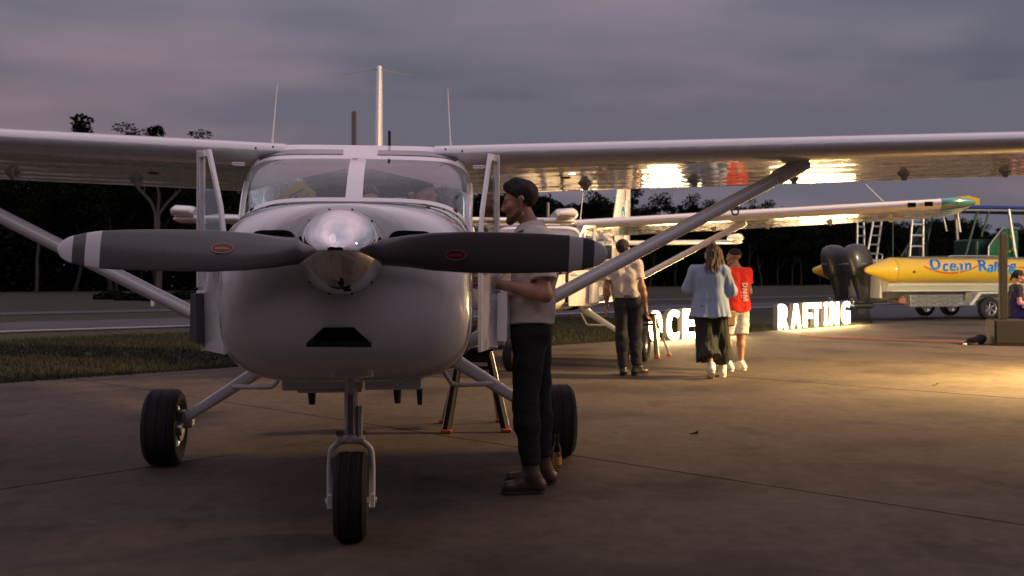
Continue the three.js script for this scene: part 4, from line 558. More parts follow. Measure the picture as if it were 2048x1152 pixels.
// ---------------------------------------------------------------- the row of glowing letters
const font = await new FontLoader().loadAsync('fonts/droid/droid_sans_bold.typeface.json');
M.letterBox = std([.17, .16, .15], .6);
M.glow = std([.8, .75, .6], .5, 0, { emissive: new THREE.Color().setRGB(1, .70, .36), emissiveIntensity: 8 });
M.bulb = std([.9, .85, .7], .3, 0, { emissive: new THREE.Color().setRGB(1, .80, .5), emissiveIntensity: 11 });
{
  const A = V(2.72, 0, -19.0), B = V(8.72, 0, -26.0), dir = B.clone().sub(A), turn = Math.atan2(-dir.z, dir.x) - .38;
  const spots = { O: 0, C: .068, E: .133, A: .2, N: .27, R: .592, A2: .665, F: .737, T: .79, I: .852, N2: .908, G: .985 };
  const text = { O: 'left of C', C: 'between O and E', E: 'behind the woman in blue', A: 'hidden behind the woman in blue', N: 'hidden behind the man in red', R: 'at the left end of the far word', A2: 'between R and F', F: 'between A and T', T: 'between F and I', I: 'between T and N', N2: 'between I and G', G: 'nearest the outboard motors' };
  for (const k in spots) {
    const ch = k[0], p = A.clone().addScaledVector(dir, spots[k]);
    const t = thing('glowing_letter', `white glowing letter ${ch} on the apron edge, ${text[k]}`, 'letter sign', [p.x, 0, p.z], turn, 'glowing letters along the apron edge');
    const shapes = font.generateShapes(ch, .84), wide = new THREE.Box2(); shapes.forEach(s => s.getPoints().forEach(q => wide.expandByPoint(q)));
    const cx = (wide.min.x + wide.max.x) / 2, sx = (ch === 'I' ? .11 : .30) / (wide.max.x - wide.min.x), sy = .6 / (wide.max.y - wide.min.y);
    const fit = g => g.translate(-cx, -wide.min.y, 0).scale(sx, sy, 1);
    mesh('letter_box', fit(new THREE.ExtrudeGeometry(shapes, { depth: .16, bevelEnabled: false, curveSegments: 12 })).translate(0, 0, -.16), M.letterBox, t);
    mesh('lit_face', fit(new THREE.ExtrudeGeometry(shapes, { depth: .006, bevelEnabled: false, curveSegments: 12 })).scale(.97, .97, 1).translate(0, .009, .002), M.glow, t);
    const bulbs = []; for (const s of shapes) for (const path of [s, ...s.holes]) { const L = path.getLength(), n = Math.round(L * .7 / .06); for (let i = 0; i < n; i++) { const q = path.getPointAt(i / n); bulbs.push(new THREE.SphereGeometry(.016, 8, 6).translate((q.x - cx) * sx * .93, .3 + ((q.y - wide.min.y) * sy - .3) * .93, .018)); } }
    const bm = mesh('bulbs', merge(bulbs), M.bulb, t); bm.userData.kind = 'stuff';
    const n = V(Math.sin(turn), 0, Math.cos(turn)), l = new THREE.PointLight(new THREE.Color().setRGB(1, .66, .28), 5.5, 0, 2); l.position.copy(p).addScaledVector(n, .34).setY(.14); l.castShadow = true; l.shadow.radius = 9; scene.add(l);
  }
}
// ---------------------------------------------------------------- the yellow rigid inflatable boat on its trailer; local +x is towards the bow
M.tubeYellow = phys([.70, .46, .03], .38, { clearcoat: .6, clearcoatRoughness: .15, bumpMap: rep(noiseA, 1.2), bumpScale: .004 });
M.hullWhite = phys([.62, .62, .55], .35, { clearcoat: .7, clearcoatRoughness: .1 });
M.motor = phys([.034, .034, .04], .42, { clearcoat: .5, clearcoatRoughness: .18 });
M.galv = std([.42, .42, .41], .5, .7, { roughnessMap: rep(noiseA, .4) });
M.ladder = std([.6, .6, .58], .38, .85);
M.greenPanel = phys([.012, .12, .045], .3, { clearcoat: .8, clearcoatRoughness: .1 });
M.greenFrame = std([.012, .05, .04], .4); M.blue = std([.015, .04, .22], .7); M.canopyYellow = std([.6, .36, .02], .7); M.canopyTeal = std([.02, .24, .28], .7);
const boatO = [10.18, 0, -27.8], boatT = 16 * Math.PI / 180;
const boat = thing('inflatable_boat', 'yellow rigid inflatable boat with white hull on a trailer at the right', 'boat', boatO, boatT);
{
  const y0 = 1.415, r0 = .35, L = 9;
  const tube = z => { const p = [[0, -.02], [.05, 0], [.075, .03]]; for (let i = 0; i <= 10; i++) p.push([lerp(.09, r0 * .985, i / 10), .05 + .72 * i / 10]); p.push([r0, .83], [r0, 1.0], [r0, 2.5], [r0, 4.5], [r0, L]); return lathe(p, 56).rotateZ(-Math.PI / 2).translate(-.42, y0, z); };
  for (const [z, n] of [[0, 0], [-2.55, 1]]) { const t = mesh('tube', tube(z), M.tubeYellow, boat); for (const x of [.41, .62, 2.4, 4.4]) mesh('seam_band', lathe([[r0 + .003, -.03], [r0 + .006, -.025], [r0 + .006, .025], [r0 + .003, .03]], 48).rotateZ(-Math.PI / 2).translate(x, y0, z), x < .5 ? M.canopyYellow : M.tubeYellow, t); }
  // hull: v shaped, with chine and spray rail
  const sec = (x, k) => { const zc = -1.275; return [[1.22, 1.22], [1.24, .98], [1.12, .82], [.98, .80], [.6, .64], [.02, .46]].map(([z, y]) => V(x, y, zc + z * k)).concat([[.02, .46], [.6, .64], [.98, .80], [1.12, .82], [1.24, .98], [1.22, 1.22]].map(([z, y]) => V(x, y, zc - z * k)).slice().map(p => p)); };
  const rg = []; for (let i = 0; i <= 8; i++) rg.push(sec(.35 + i, 1)); mesh('hull', toCreasedNormals(loft(rg, { capA: true, capB: true }), .3), M.hullWhite, boat);
  for (const y of [.99, .83]) mesh('spray_rail', box(8.3, .035, .05, 4.7, y, -1.275 + (y > .9 ? 1.245 : 1.12), .01), M.hullWhite, boat);
  mesh('transom', box(.08, .8, 2.0, .3, 1.02, -1.275, .02), M.hullWhite, boat); mesh('deck', box(8, .05, 2.1, 4.6, 1.28, -1.275), M.cabin, boat);
  mesh('grab_rope', merge([...Array(9)].map((_, i) => pipe([V(.9 + i * .7, y0 + .33, .125), V(1.25 + i * .7, y0 + .315, .165), V(1.6 + i * .7, y0 + .33, .125)], .011, 14))), M.aerial, boat).userData.kind = 'stuff'; mesh('valve', new THREE.CylinderGeometry(.035, .035, .02, 20).rotateX(Math.PI / 2).translate(.9, y0 - .05, r0 + .004), M.dark, boat);
  mesh('gunwale_pad', box(8, .05, .2, 5.0, y0 + r0 + .005, .0, .02), M.aerial, boat);
  mesh('grab_rail', pipe([V(2.4, 1.72, -.05), V(2.45, 1.82, -.05), V(4.0, 1.82, -.05), V(4.12, 1.72, -.05)], .022, 40), M.ladder, boat);
  mesh('guard_rail', merge([pipe([V(.35, 1.74, -2.5), V(.4, 1.93, -2.5), V(1.9, 1.93, -2.5), V(1.95, 1.74, -2.5)], .02, 40), rod(V(1.1, 1.74, -2.5), V(1.1, 1.93, -2.5), .015), rod(V(.3, 1.5, -2.2), V(.3, 1.5, -.4), .02)]), M.ladder, boat);
  // name on the tube, a curved sheet 3 mm proud of it
  const x0 = 1.12, x1 = 4.78, rows = 20, cols = 60, pos = [], uv = [], idx = [];
  for (let j = 0; j <= rows; j++) for (let i = 0; i <= cols; i++) { const a = lerp(-.52, 1.0, j / rows); pos.push(lerp(x0, x1, i / cols), y0 + (r0 + .004) * Math.sin(a), (r0 + .004) * Math.cos(a)); uv.push(i / cols, j / rows); }
  for (let j = 0; j < rows; j++) for (let i = 0; i < cols; i++) { const a = j * (cols + 1) + i; idx.push(a, a + 1, a + cols + 1, a + 1, a + cols + 2, a + cols + 1); }
  const g = new THREE.BufferGeometry(); g.setAttribute('position', new THREE.Float32BufferAttribute(pos, 3)); g.setAttribute('uv', new THREE.Float32BufferAttribute(uv, 2)); g.setIndex(idx); g.computeVertexNormals();
  const t = canvasTex(2048, 330, (c, w, h) => {
    c.clearRect(0, 0, w, h);
    c.strokeStyle = '#d4481c'; c.lineWidth = 26; c.beginPath(); c.moveTo(60, 150); c.bezierCurveTo(400, 330, 800, 290, 1080, 130); c.stroke(); c.lineWidth = 18; c.beginPath(); c.moveTo(1500, 110); c.bezierCurveTo(1700, 140, 1900, 200, 2000, 150); c.stroke(); c.lineWidth = 16; c.strokeStyle = '#e7a58a'; c.beginPath(); c.moveTo(20, 90); c.bezierCurveTo(200, 130, 500, 60, 900, 60); c.stroke();
    const word = (s, x, y0, step, size) => { let px = x; [...s].forEach((ch, i) => { c.save(); const big = i === 0, sz = big ? size * 1.25 : size; c.font = `bold italic ${sz}px sans-serif`; c.translate(px, y0 + (i % 2 ? 10 : -4)); c.rotate((i % 3 - 1) * .07); const gr = c.createLinearGradient(0, -sz * .7, 0, sz * .1); gr.addColorStop(0, '#123f9c'); gr.addColorStop(.55, '#1768ba'); gr.addColorStop(1, '#2a9cc8'); c.lineJoin = 'round'; c.lineWidth = 16; c.strokeStyle = '#a9c8d6'; c.strokeText(ch, 0, 0); c.lineWidth = 5; c.strokeStyle = '#1a4796'; c.strokeText(ch, 0, 0); c.fillStyle = gr; c.fillText(ch, 0, 0); px += c.measureText(ch).width + step; c.restore(); }); };
    word('Ocean', 150, 225, 2, 245); word('Rafting', 1050, 240, -22, 245);
  });
  mesh('name_lettering', g, std(0xffffff, .4, 0, { map: t, transparent: true, alphaTest: .4 }), boat);
  // console, wind frames and sun canopy
  const con = mesh('console', toCreasedNormals(extrude([[3.95, 1.74], [5.0, 1.74], [5.0, 2.62], [4.5, 2.62], [4.0, 2.1]], .03, .006).translate(0, 0, -.32), .4), M.greenPanel, boat);
  mesh('panel_rail', pipe([V(3.93, 1.74, -.27), V(3.95, 2.12, -.27), V(4.45, 2.66, -.27), V(5.0, 2.66, -.27)], .025, 40, false, .1), M.ladder, con);
  for (let i = 0; i < 10; i++) { const a = .6 + i * .56, m = mesh('painted_glint', new THREE.SphereGeometry(1, 10, 6), M.canopyYellow, con); m.scale.set(.055 + .02 * (i % 2), .035, .004); m.position.set(4.62 + .26 * Math.cos(a), 2.2 + .24 * Math.sin(a), -.283); m.rotation.z = a + 1.3; }  // ring of yellow flecks painted in for lights mirrored by the panel
  mesh('helm', merge([box(.7, .9, 1.0, 4.3, 1.9, -1.275, .08), box(.5, .5, 1.1, 3.3, 1.6, -1.275, .06)]), M.greenFrame, boat);
  mesh('side_screen', extrude([[2.35, 1.85], [3.3, 1.85], [3.3, 2.7], [2.95, 2.7]], .02).translate(0, 0, -2.1), M.smoke, boat);
  const cn = new THREE.Group(); cn.name = 'canopy'; boat.add(cn);
  mesh('cover', merge([box(4.6, .1, 2.1, 5.3, 3.25, -1.2, .045)]), M.blue, cn);
  mesh('cover_end', toCreasedNormals(extrude([[2.55, 3.3], [3.6, 3.3], [3.6, 3.5], [3.2, 3.58], [2.7, 3.48]], 1.9, .02).translate(0, 0, -2.15), .5), M.canopyYellow, cn);
  mesh('valance', box(1.2, .18, 1.9, 2.4, 3.15, -1.2, .04), M.canopyTeal, cn);
  mesh('frame_pole', merge([rod(V(4.75, 1.74, -.08), V(4.55, 3.2, -.15), .045), rod(V(4.7, 1.74, -2.4), V(4.5, 3.2, -2.3), .045), rod(V(2.0, 3.14, -.15), V(7.5, 3.18, -.15), .03)]), M.ladder, cn);
  for (const q of [rod(V(3.2, 1.7, -.4), V(3.6, 3.2, -.3), .035), rod(V(4.0, 3.2, -.3), V(3.75, 2.4, -.35), .03), rod(V(3.2, 1.7, -2.2), V(3.6, 3.2, -2.2), .035), rod(V(2.35, 1.85, -2.1), V(3.3, 3.2, -2.0), .03)]) mesh('arch_tube', q, M.greenFrame, cn);
  mesh('strop', rod(V(3.3, 3.15, -.8), V(3.4, 2.55, -.8), .035), M.ladder, cn); mesh('strop', rod(V(3.1, 3.15, -1.2), V(3.25, 2.6, -1.2), .03), M.ladder, cn);
  mesh('whip_aerial', rod(V(1.55, 3.3, -1.6), V(.75, 3.95, -1.6), .018, .012), M.bladeWhite, boat);
  mesh('light_mast', merge([rod(V(1.9, 1.7, -1.9), V(1.9, 3.25, -1.9), .025)]), M.greenFrame, boat); mesh('anchor_ball', new THREE.SphereGeometry(.14, 20, 14).scale(1.6, .8, 1).translate(1.95, 3.38, -1.9), M.blue, boat);
}
// outboard motors
const motor = (() => {
  const g = thing('outboard_motor', 'black outboard motor, the nearer of the pair on the boat transom', 'outboard motor', [0, 0, 0], 0, 'twin outboards on the boat');
  const cowl = []; [[-.12, .2, .26], [-.06, .23, .305], [.16, .245, .33], [.34, .245, .345], [.5, .22, .32], [.62, .18, .26], [.69, .11, .17], [.715, .03, .05]].forEach(([y, w, l]) => { const ring = []; for (let i = 0; i < 32; i++) { const a = i / 32 * 6.2832, c = Math.cos(a), s = Math.sin(a); ring.push(V(-.05 - y * .12 + l * Math.sign(c) * Math.abs(c) ** .8, 1.36 + y, w * Math.sign(s) * Math.abs(s) ** .8)); } cowl.push(ring); });
  mesh('engine_cover', loft(cowl, { capA: true, capB: true }), M.motor, g);
  mesh('cover_band', lathe([[1, 0], [1.01, .01], [1.01, .03], [1, .04]], 40).scale(.345, 1, .247).translate(-.08, 1.55, 0), M.aerial, g);
  mesh('midsection', loft([[1.4, .19, .27, -.05], [1.15, .16, .22, .0], [.85, .12, .18, .06], [.62, .075, .15, .08]].map(([y, w, l, x]) => [...Array(24)].map((_, i) => { const a = i / 24 * 6.2832; return V(x + l * Math.cos(a), y, w * Math.sin(a)); })), { capA: true, capB: true }), M.motor, g);
  mesh('cavitation_plate', box(.62, .02, .3, .0, .66, 0, .008), M.motor, g);
  mesh('gearcase', new THREE.CapsuleGeometry(.075, .42, 8, 20).rotateZ(Math.PI / 2).translate(.06, .5, 0), M.motor, g); mesh('skeg', extrude([[-.1, .46], [.2, .46], [.08, .28], [-.06, .28]], .015).translate(0, 0, -.007), M.motor, g);
  const pr = mesh('propeller', rod(V(-.3, .5, 0), V(-.16, .5, 0), .05, .06), M.alu, g); for (let k = 0; k < 3; k++) mesh('propeller_blade', new THREE.SphereGeometry(1, 16, 8).scale(.012, .09, .06).rotateY(.6).translate(0, .1, 0).rotateX(k * 2.094).translate(-.23, .5, 0), M.alu, pr);
  mesh('bracket', box(.3, .4, .2, .32, 1.2, 0, .03), M.motor, g);
  return g;
})();
const bw = (x, y, z) => boat.localToWorld(V(x, y, z)); boat.updateMatrixWorld();
{ const p = bw(.02, -.16, -.82), q = bw(-.06, -.16, -1.78); motor.scale.set(1.28, 1.12, 1.2); motor.position.copy(p); motor.rotation.y = boatT; clone(motor, [q.x, q.y, q.z], boatT, 'black outboard motor, the farther of the pair, beside the far yellow cone').scale.copy(motor.scale); }
// aluminium ladders standing in the boat
function boatLadder(label, x, z, y, h, w, lean, turn) {
  const p = bw(x, y, z), g = thing('ladder', label, 'ladder', [p.x, p.y, p.z], boatT + turn);
  for (const s of [-1, 1]) mesh('rail', rod(V(s * w / 2, 0, 0), V(s * w / 2 * .8 + lean, h, 0), .033, .03, 10), M.ladder, g);
  const n = Math.round(h / .3); for (let i = 0; i < n; i++) { const t = (i + .35) / n; mesh('rung', box(w * (1 - .2 * t), .045, .07, lean * t, h * t, 0, .008), M.ladder, g); }
  return g;
}
boatLadder('aluminium ladder upright in the boat just behind the yellow cone', 1.52, -.35, 1.68, 1.25, .46, .06, 0);
boatLadder('aluminium ladder standing straight behind the outboard motors', .85, -2.0, 1.55, 1.35, .5, .0, .5);
boatLadder('leaning aluminium ladder crossed with another behind the outboard motors', .9, -1.6, 1.55, 1.35, .42, .3, .2);
// trailer
{
  const t = thing('boat_trailer', 'galvanised twin axle boat trailer under the yellow boat', 'trailer', boatO, boatT);
  for (const z of [-.15, -2.4]) mesh('side_beam', box(7.5, .16, .09, 4.6, .60, z, .012), M.galv, t);
  mesh('tool_box', box(1.75, .34, .3, 1.85, .55, -.04, .015), M.galv, t); mesh('cross_beam', merge([.9, 2.4, 4.0, 6.0].map(x => box(.1, .1, 2.3, x, .52, -1.275, .01))), M.galv, t);
  mesh('light_board', box(.22, .14, .05, .75, .56, .05, .01), std([.35, .12, .06], .5), t); mesh('bunk', box(6, .1, .14, 4.4, .7, -.6, .02), M.galv, t);
  for (const z of [.08, -2.63]) {
    const mg = mesh('mudguard', toCreasedNormals(extrude([[2.85, .42], [2.95, .42], [3.25, .74], [5.0, .74], [5.3, .42], [5.4, .42], [5.08, .80], [3.18, .80]], .3, .01).translate(0, 0, z - .15), .3), M.hullWhite, t);
    mesh('mudguard_skirt', extrude([[2.6, .42], [2.9, .42], [3.2, .78], [3.0, .78]], .28).translate(0, 0, z - .14), M.galv, mg);
    for (const x of [3.62, 4.55]) { const w = new THREE.Group(); w.name = 'wheel'; w.position.set(x, .32, z); t.add(w); mesh('tyre', lathe([[.2, -.095], [.27, -.105], [.305, -.09], [.32, -.06], [.32, .06], [.305, .09], [.27, .105], [.2, .095]], 40).rotateX(Math.PI / 2), M.rubber, w); mesh('rim', merge([lathe([[.2, -.1], [.185, -.085], [.175, 0], [.175, .06], [.19, .1], [.2, .1]], 40).rotateX(Math.PI / 2), ...[...Array(6)].map((_, i) => box(.055, .16, .03, 0, .1, .055, .01).rotateZ(i * 1.0472)), rod(V(0, 0, .02), V(0, 0, .085), .05)]), M.alu, w); }
    mesh('axle_hanger', box(1.6, .1, .08, 4.08, .45, z + (z < -1 ? .2 : -.2), .01), M.galv, t);
  }
}
// ---------------------------------------------------------------- small things on the apron
function stepLadder(label, pos, turn) {
  const g = thing('step_ladder', label, 'step ladder', pos, turn, 'black folding step ladders beside the aeroplanes');
  const orange = std([.5, .09, .02], .5);
  for (const s of [-1, 1]) { const a = V(s * .235, .02, .12), b = V(s * .11, .66, -.05); const l = mesh('leg', toCreasedNormals(rod(a, b, .036, .03, 4), .3), M.dark, g); mesh('foot', box(.085, .03, .07, s * .24, .016, .125, .01), orange, l);
    const c = V(s * .24, .02, -.42), r = mesh('rear_leg', rod(c, V(s * .11, .64, -.1), .018, .018, 8), M.alu, g); mesh('foot', box(.06, .03, .06, s * .24, .016, -.42, .01), orange, r); mesh('side_trim', rod(V(s * .262, .04, .105), V(s * .135, .66, -.05), .008), M.alu, l); }
  mesh('top_step', box(.3, .035, .2, 0, .66, -.05, .012), M.dark, g); mesh('tread', box(.3, .03, .17, 0, .5, -.12, .01), M.dark, g); mesh('hinge_block', box(.05, .09, .12, .21, .33, -.16, .012), M.cabin, g); mesh('top_brace', box(.25, .1, .03, 0, .6, -.01, .01), M.dark, g);
  return g;
}
stepLadder('black step ladder with orange feet under the nearest aeroplane', [-.30, 0, -8.1], .12);
stepLadder('black step ladder with orange feet behind the wheel of the second aeroplane', [2.05, 0, -15.4], -.5);
{ // beer bottle
  const b = thing('beer_bottle', 'clear glass bottle half full of amber beer standing beside the tyre', 'bottle', [.287, 0, -6.41]);
  mesh('glass', lathe([[0, .003], [.028, .003], [.0305, .012], [.0305, .125], [.029, .145], [.02, .168], [.0135, .19], [.0125, .222], [.0145, .224], [.0145, .234], [.012, .235]], 40), M.glass, b);
  mesh('beer', lathe([[0, .008], [.0275, .008], [.028, .014], [.028, .118], [0, .118]], 40), new THREE.MeshPhysicalMaterial({ color: new THREE.Color().setRGB(1, .86, .5), roughness: .02, transmission: 1, thickness: .05, ior: 1.33, attenuationColor: new THREE.Color().setRGB(.92, .62, .12), attenuationDistance: .08 }), b);
  mesh('label', new THREE.CylinderGeometry(.0312, .0312, .05, 32, 1, true, -.3, 2.2).translate(0, .07, 0), std([.42, .25, .06], .6, 0, { side: THREE.DoubleSide }), b);
}
function curled(pos, s, turn, label) { const g = thing('dead_leaf', label, 'leaf', pos, turn); const r = []; for (let i = 0; i <= 10; i++) { const t = i / 10, w = Math.sin(Math.PI * t) ** .8 * .022 * s; r.push([V(-.06 * s + .12 * s * t, .012 * s + .02 * s * (t - .4) ** 2 * 6 + w * .5, -w), V(-.06 * s + .12 * s * t, .004, 0), V(-.06 * s + .12 * s * t, .012 * s + w * .7, w)]); } mesh('blade', loft(r, { closed: false }), std([.05, .035, .02], .8, 0, { side: THREE.DoubleSide }), g); return g; }
curled([1.43, .003, -7.86], .62, .3, 'dark curled dead leaf lying alone on the concrete right of the tyre');
curled([4.86, .003, -11.45], .8, 1.2, 'dark leaf on the concrete at the edge of the yellow light');
{ // orange cord across the apron
  const p = [[1600, 671], [1660, 676], [1730, 677], [1800, 681], [1870, 683], [1950, 685]].map(([x, y]) => { const d = 2500 / (y - 552); return V((x - 1024) / 2000 * d, .008, -d); });
  tag(mesh('extension_cord', pipe(p, .008, 80), std([.42, .10, .04], .6)), 'thin orange cord running over the concrete to the black loudspeaker', 'cord');
}
// musician corner at the right edge
{
  const s = thing('loudspeaker', 'black column loudspeaker on a square bass box', 'loudspeaker', [8.95, 0, -18.1], -.15), blk = std([.012, .011, .011], .75);
  mesh('bass_box', box(.56, .46, .5, 0, .235, 0, .02), blk, s); mesh('grille', box(.5, .38, .01, 0, .24, .253, .004), std([.02, .02, .02], .9), s);
  mesh('column', box(.125, 1.55, .13, -.06, 1.24, 0, .015), blk, s); mesh('column_joint', box(.13, .01, .135, -.06, 1.1, 0, .002), M.cabin, s);
  const c = thing('cable_bag', 'dark bag and coiled cables heaped beside the black loudspeaker', 'bag', [8.42, 0, -18.2], .2);
  mesh('bag', sdf([ell(V(.02, .07, 0), [.16, .075, .13]), ell(V(.12, .1, .02), [.1, .08, .1])], .05, .012, folds(.012, 14, 18, 4)), M.black, c);
  mesh('coil', merge([0, 1, 2].map(i => new THREE.TorusGeometry(.12 - .01 * i, .01, 6, 30).rotateX(Math.PI / 2 + .1 * i).translate(-.13, .015 + .02 * i, .08))), M.rubber, c);
  mesh('plug', box(.06, .035, .05, -.27, .02, .1, .01), M.sneaker, c);
  const m = person('person', 'seated singer in dark t-shirt and cap playing guitar at a microphone', [9.72, 0, -19.3], Math.PI / 2 - .25, standing({ pelvis: V(0, .56, -.02), waist: V(0, .7, -.02), chest: V(0, .9, .0), neck: V(0, 1.06, .01), head: V(0, 1.23, .06), pitch: .1,
    sh: [V(-.18, 1.01, .0), V(.18, 1.01, .0)], el: [V(-.25, .74, .02), V(.26, .76, .06)], wr: [V(-.06, .68, .22), V(.22, .86, .32)], hip: [V(-.1, .53, 0), V(.1, .53, 0)], kn: [V(-.17, .55, .42), V(.16, .55, .43)], an: [V(-.17, .1, .4), V(.16, .1, .46)], toe: [V(-.2, .04, .56), V(.2, .04, .62)],
    hand: [{ fd: V(.6, -.2, .4), pn: V(-.3, 0, -1), curl: .6 }, { fd: V(-.5, .3, .3), pn: V(0, 0, -1), curl: .8 }] }),
    { cell: .013, headCell: .0065, skin: skinA, hairMat: M.hairDark, hair: s => sdf([ell(V(0, .045 * s, -.03 * s), [.086 * s, .088 * s, .104 * s]), cap(V(0, .03 * s, -.12 * s), V(0, -.07 * s, -.15 * s), .03 * s, .016 * s)], .02, .006, (x, y, z) => .005 * vn(x * 90, y * 40, z * 90), (x, y, z) => Math.max(-((y / s - .06) * .16 - (z / s - .07) * .14) / .21 * s, -1)), size: .95,
      shirt: { mat: M.black, loose: .02, fold: .008, sleeve: .62, cut: -.03, seed: 41 }, pants: { mat: M.jean, to: 1.95, loose: .012, seed: 3 }, shoes: { mat: M.bootBlack, sole: M.sole, name: 'shoe' } });
  { const h = mesh('cap', lathe([[.09, 0], [.092, .03], [.08, .075], [.05, .1], [0, .108]], 32), M.black, m); h.position.set(0, 1.265, .05); mesh('peak', new THREE.SphereGeometry(1, 20, 8).scale(.075, .006, .06).translate(0, .015, .115), M.black, h); }
  const gt = thing('guitar', 'acoustic guitar held across the lap of the seated singer', 'guitar', [9.72, 0, -19.3], Math.PI / 2 - .25);
  const ol = []; for (let i = 0; i < 48; i++) { const a = i / 48 * 6.2832, r = .16 + .035 * Math.cos(2 * a) - .02 * Math.cos(a); ol.push([r * 1.2 * Math.cos(a), r * Math.sin(a) * .95]); }
  const gb = mesh('body', extrude(ol, .09, .008).rotateZ(.25).translate(-.06, .72, .17), std([.2, .075, .02], .3), gt); mesh('sound_hole', new THREE.CylinderGeometry(.045, .045, .004, 24).rotateX(Math.PI / 2).translate(-.02, .73, .27), M.dark, gb); mesh('neck', rod(V(.12, .765, .235), V(.58, .885, .25), .022, .019), std([.1, .04, .015], .4), gt);
  const st = thing('stool', 'plain black stool under the seated singer', 'stool', [9.72, 0, -19.3], Math.PI / 2 - .25); mesh('seat', new THREE.CylinderGeometry(.17, .17, .05, 28).translate(0, .425, -.02), M.dark, st); for (let i = 0; i < 4; i++) mesh('leg', rod(V(.11 * Math.cos(i * 1.571 + .8), .41, .11 * Math.sin(i * 1.571 + .8) - .02), V(.2 * Math.cos(i * 1.571 + .8), .005, .2 * Math.sin(i * 1.571 + .8) - .02), .013), M.steel, st);
  const mc = thing('microphone_stand', 'black microphone on a boom stand in front of the singer', 'microphone', [10.75, 0, -19.1]); mesh('pole', rod(V(0, .02, 0), V(0, 1.1, 0), .012), M.dark, mc); mesh('base', new THREE.CylinderGeometry(.14, .15, .03, 28).translate(0, .015, 0), M.dark, mc); mesh('boom', rod(V(.25, 1.0, 0), V(-.7, 1.2, -.03), .009), M.dark, mc); mesh('microphone', merge([rod(V(-.66, 1.19, -.03), V(-.8, 1.225, -.035), .014, .02), new THREE.SphereGeometry(.026, 16, 12).translate(-.815, 1.23, -.035)]), M.dark, mc);
  // small violet uplight on the ground
  const ul = thing('uplight', 'small violet stage light on the ground beside the bass box', 'stage light', [9.5, 0, -18.35]); mesh('housing', lathe([[0, 0], [.07, 0], [.075, .02], [.075, .12], [.068, .13]], 28), M.dark, ul); mesh('lens', new THREE.CylinderGeometry(.066, .066, .008, 28).translate(0, .125, 0), std([.3, .2, .6], .4, 0, { emissive: new THREE.Color().setRGB(.25, .08, 1), emissiveIntensity: 14 }), ul);
  const L = new THREE.SpotLight(new THREE.Color().setRGB(.28, .1, 1), 4, 0, 1.0, .5, 2); L.position.set(9.5, .14, -18.35); L.target.position.set(10.1, 1.2, -19.2); L.castShadow = true; L.shadow.radius = 3; scene.add(L, L.target);
}
{ const k = thing('marker_post', 'small white marker on the far grass of the airfield', 'marker', [-15.1, 0, -42]); mesh('post', box(.12, .3, .12, 0, .12, 0, .02), std([.75, .74, .68], .6), k); mesh('cap', box(.16, .05, .16, 0, .29, 0, .02), std([.75, .74, .68], .6), k); }
// ---------------------------------------------------------------- the dark line of trees across the airfield
M.bark = std([.04, .032, .026], .9); M.barkPale = std([.085, .072, .06], .9);
M.barkDim = std([.105, .09, .08], .9);
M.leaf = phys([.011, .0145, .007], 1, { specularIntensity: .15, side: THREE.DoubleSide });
function makeTree(seed, h, spread, dense, pale) {
  const r = mulberry(seed), rr = (a, b) => a + (b - a) * r(), limbs = [], clumps = [];
  const limb = (a, dir, len, rad, lev) => { const n = 4, pts = [a.clone()]; let p = a.clone(), d = dir.clone(); for (let i = 0; i < n; i++) { d.add(V(rr(-.22, .22), rr(-.02, .16), rr(-.22, .22))).normalize(); const q = p.clone().addScaledVector(d, len / n); limbs.push(rod(p, q, rad * (1 - i / n * .5), rad * (1 - (i + 1) / n * .5), lev ? 5 : 8)); p = q; pts.push(p.clone()); }
    if (lev >= 2 || len < h * .12) { clumps.push([p, rr(.6, 1.15) * h * .075]); clumps.push([pts[2], rr(.5, .9) * h * .06]); return; }
    const kids = lev === 0 ? 5 : 3; for (let k = 0; k < kids; k++) { const a2 = rr(0, 6.28), tilt = rr(.35, .95) * spread, from = pts[lev === 0 ? 2 + Math.floor(r() * 3) : 1 + Math.floor(r() * 4)]; limb(from, d.clone().multiplyScalar(Math.cos(tilt)).add(V(Math.cos(a2) * Math.sin(tilt), rr(0, .2), Math.sin(a2) * Math.sin(tilt))).normalize(), len * rr(.42, .7), rad * .5, lev + 1); } if (lev < 2) clumps.push([p, h * .07]); };
  limb(V(0, -.1, 0), V(rr(-.08, .08), 1, rr(-.08, .08)), h * rr(.5, .62), h * .016, 0);
  const pos = []; for (const [c, rad] of clumps) for (let i = 0; i < dense; i++) { const a = rr(0, 6.28), u = rr(-1, 1), k = rad * Math.cbrt(r()), s = Math.sqrt(1 - u * u), o = c.clone().add(V(Math.cos(a) * s * k * 1.25, u * k * .85, Math.sin(a) * s * k * 1.25)), w = rr(.12, .25), t = V(rr(-1, 1), rr(-1, .3), rr(-1, 1)).normalize(), b = V(rr(-1, 1), rr(-1, 1), rr(-1, 1)).cross(t).normalize(); const A = o.clone().addScaledVector(t, w), B = o.clone().addScaledVector(t, -w), C = o.clone().addScaledVector(b, w * .55), D = o.clone().addScaledVector(b, -w * .55); for (const p of [A, C, B, A, B, D]) pos.push(p.x, p.y, p.z); }
  let top = 0; for (let i = 1; i < pos.length; i += 3) top = Math.max(top, pos[i]); const f = h / top;
  const g = new THREE.BufferGeometry(); g.setAttribute('position', new THREE.Float32BufferAttribute(pos, 3)); g.computeVertexNormals(); g.scale(f, f, f);
  return { trunk: merge(limbs).scale(f, f, f), crown: g };
}
const treeKinds = []; for (let i = 0; i < 7; i++) treeKinds.push(makeTree(100 + i * 13, [13.5, 12.5, 14.5, 11.5, 13, 12, 15][i], [.9, 1.05, .8, 1, .95, 1.1, .75][i], [130, 150, 120, 150, 135, 150, 120][i]));
const TD = [.8, -.6], TN = [-.6, -.8];
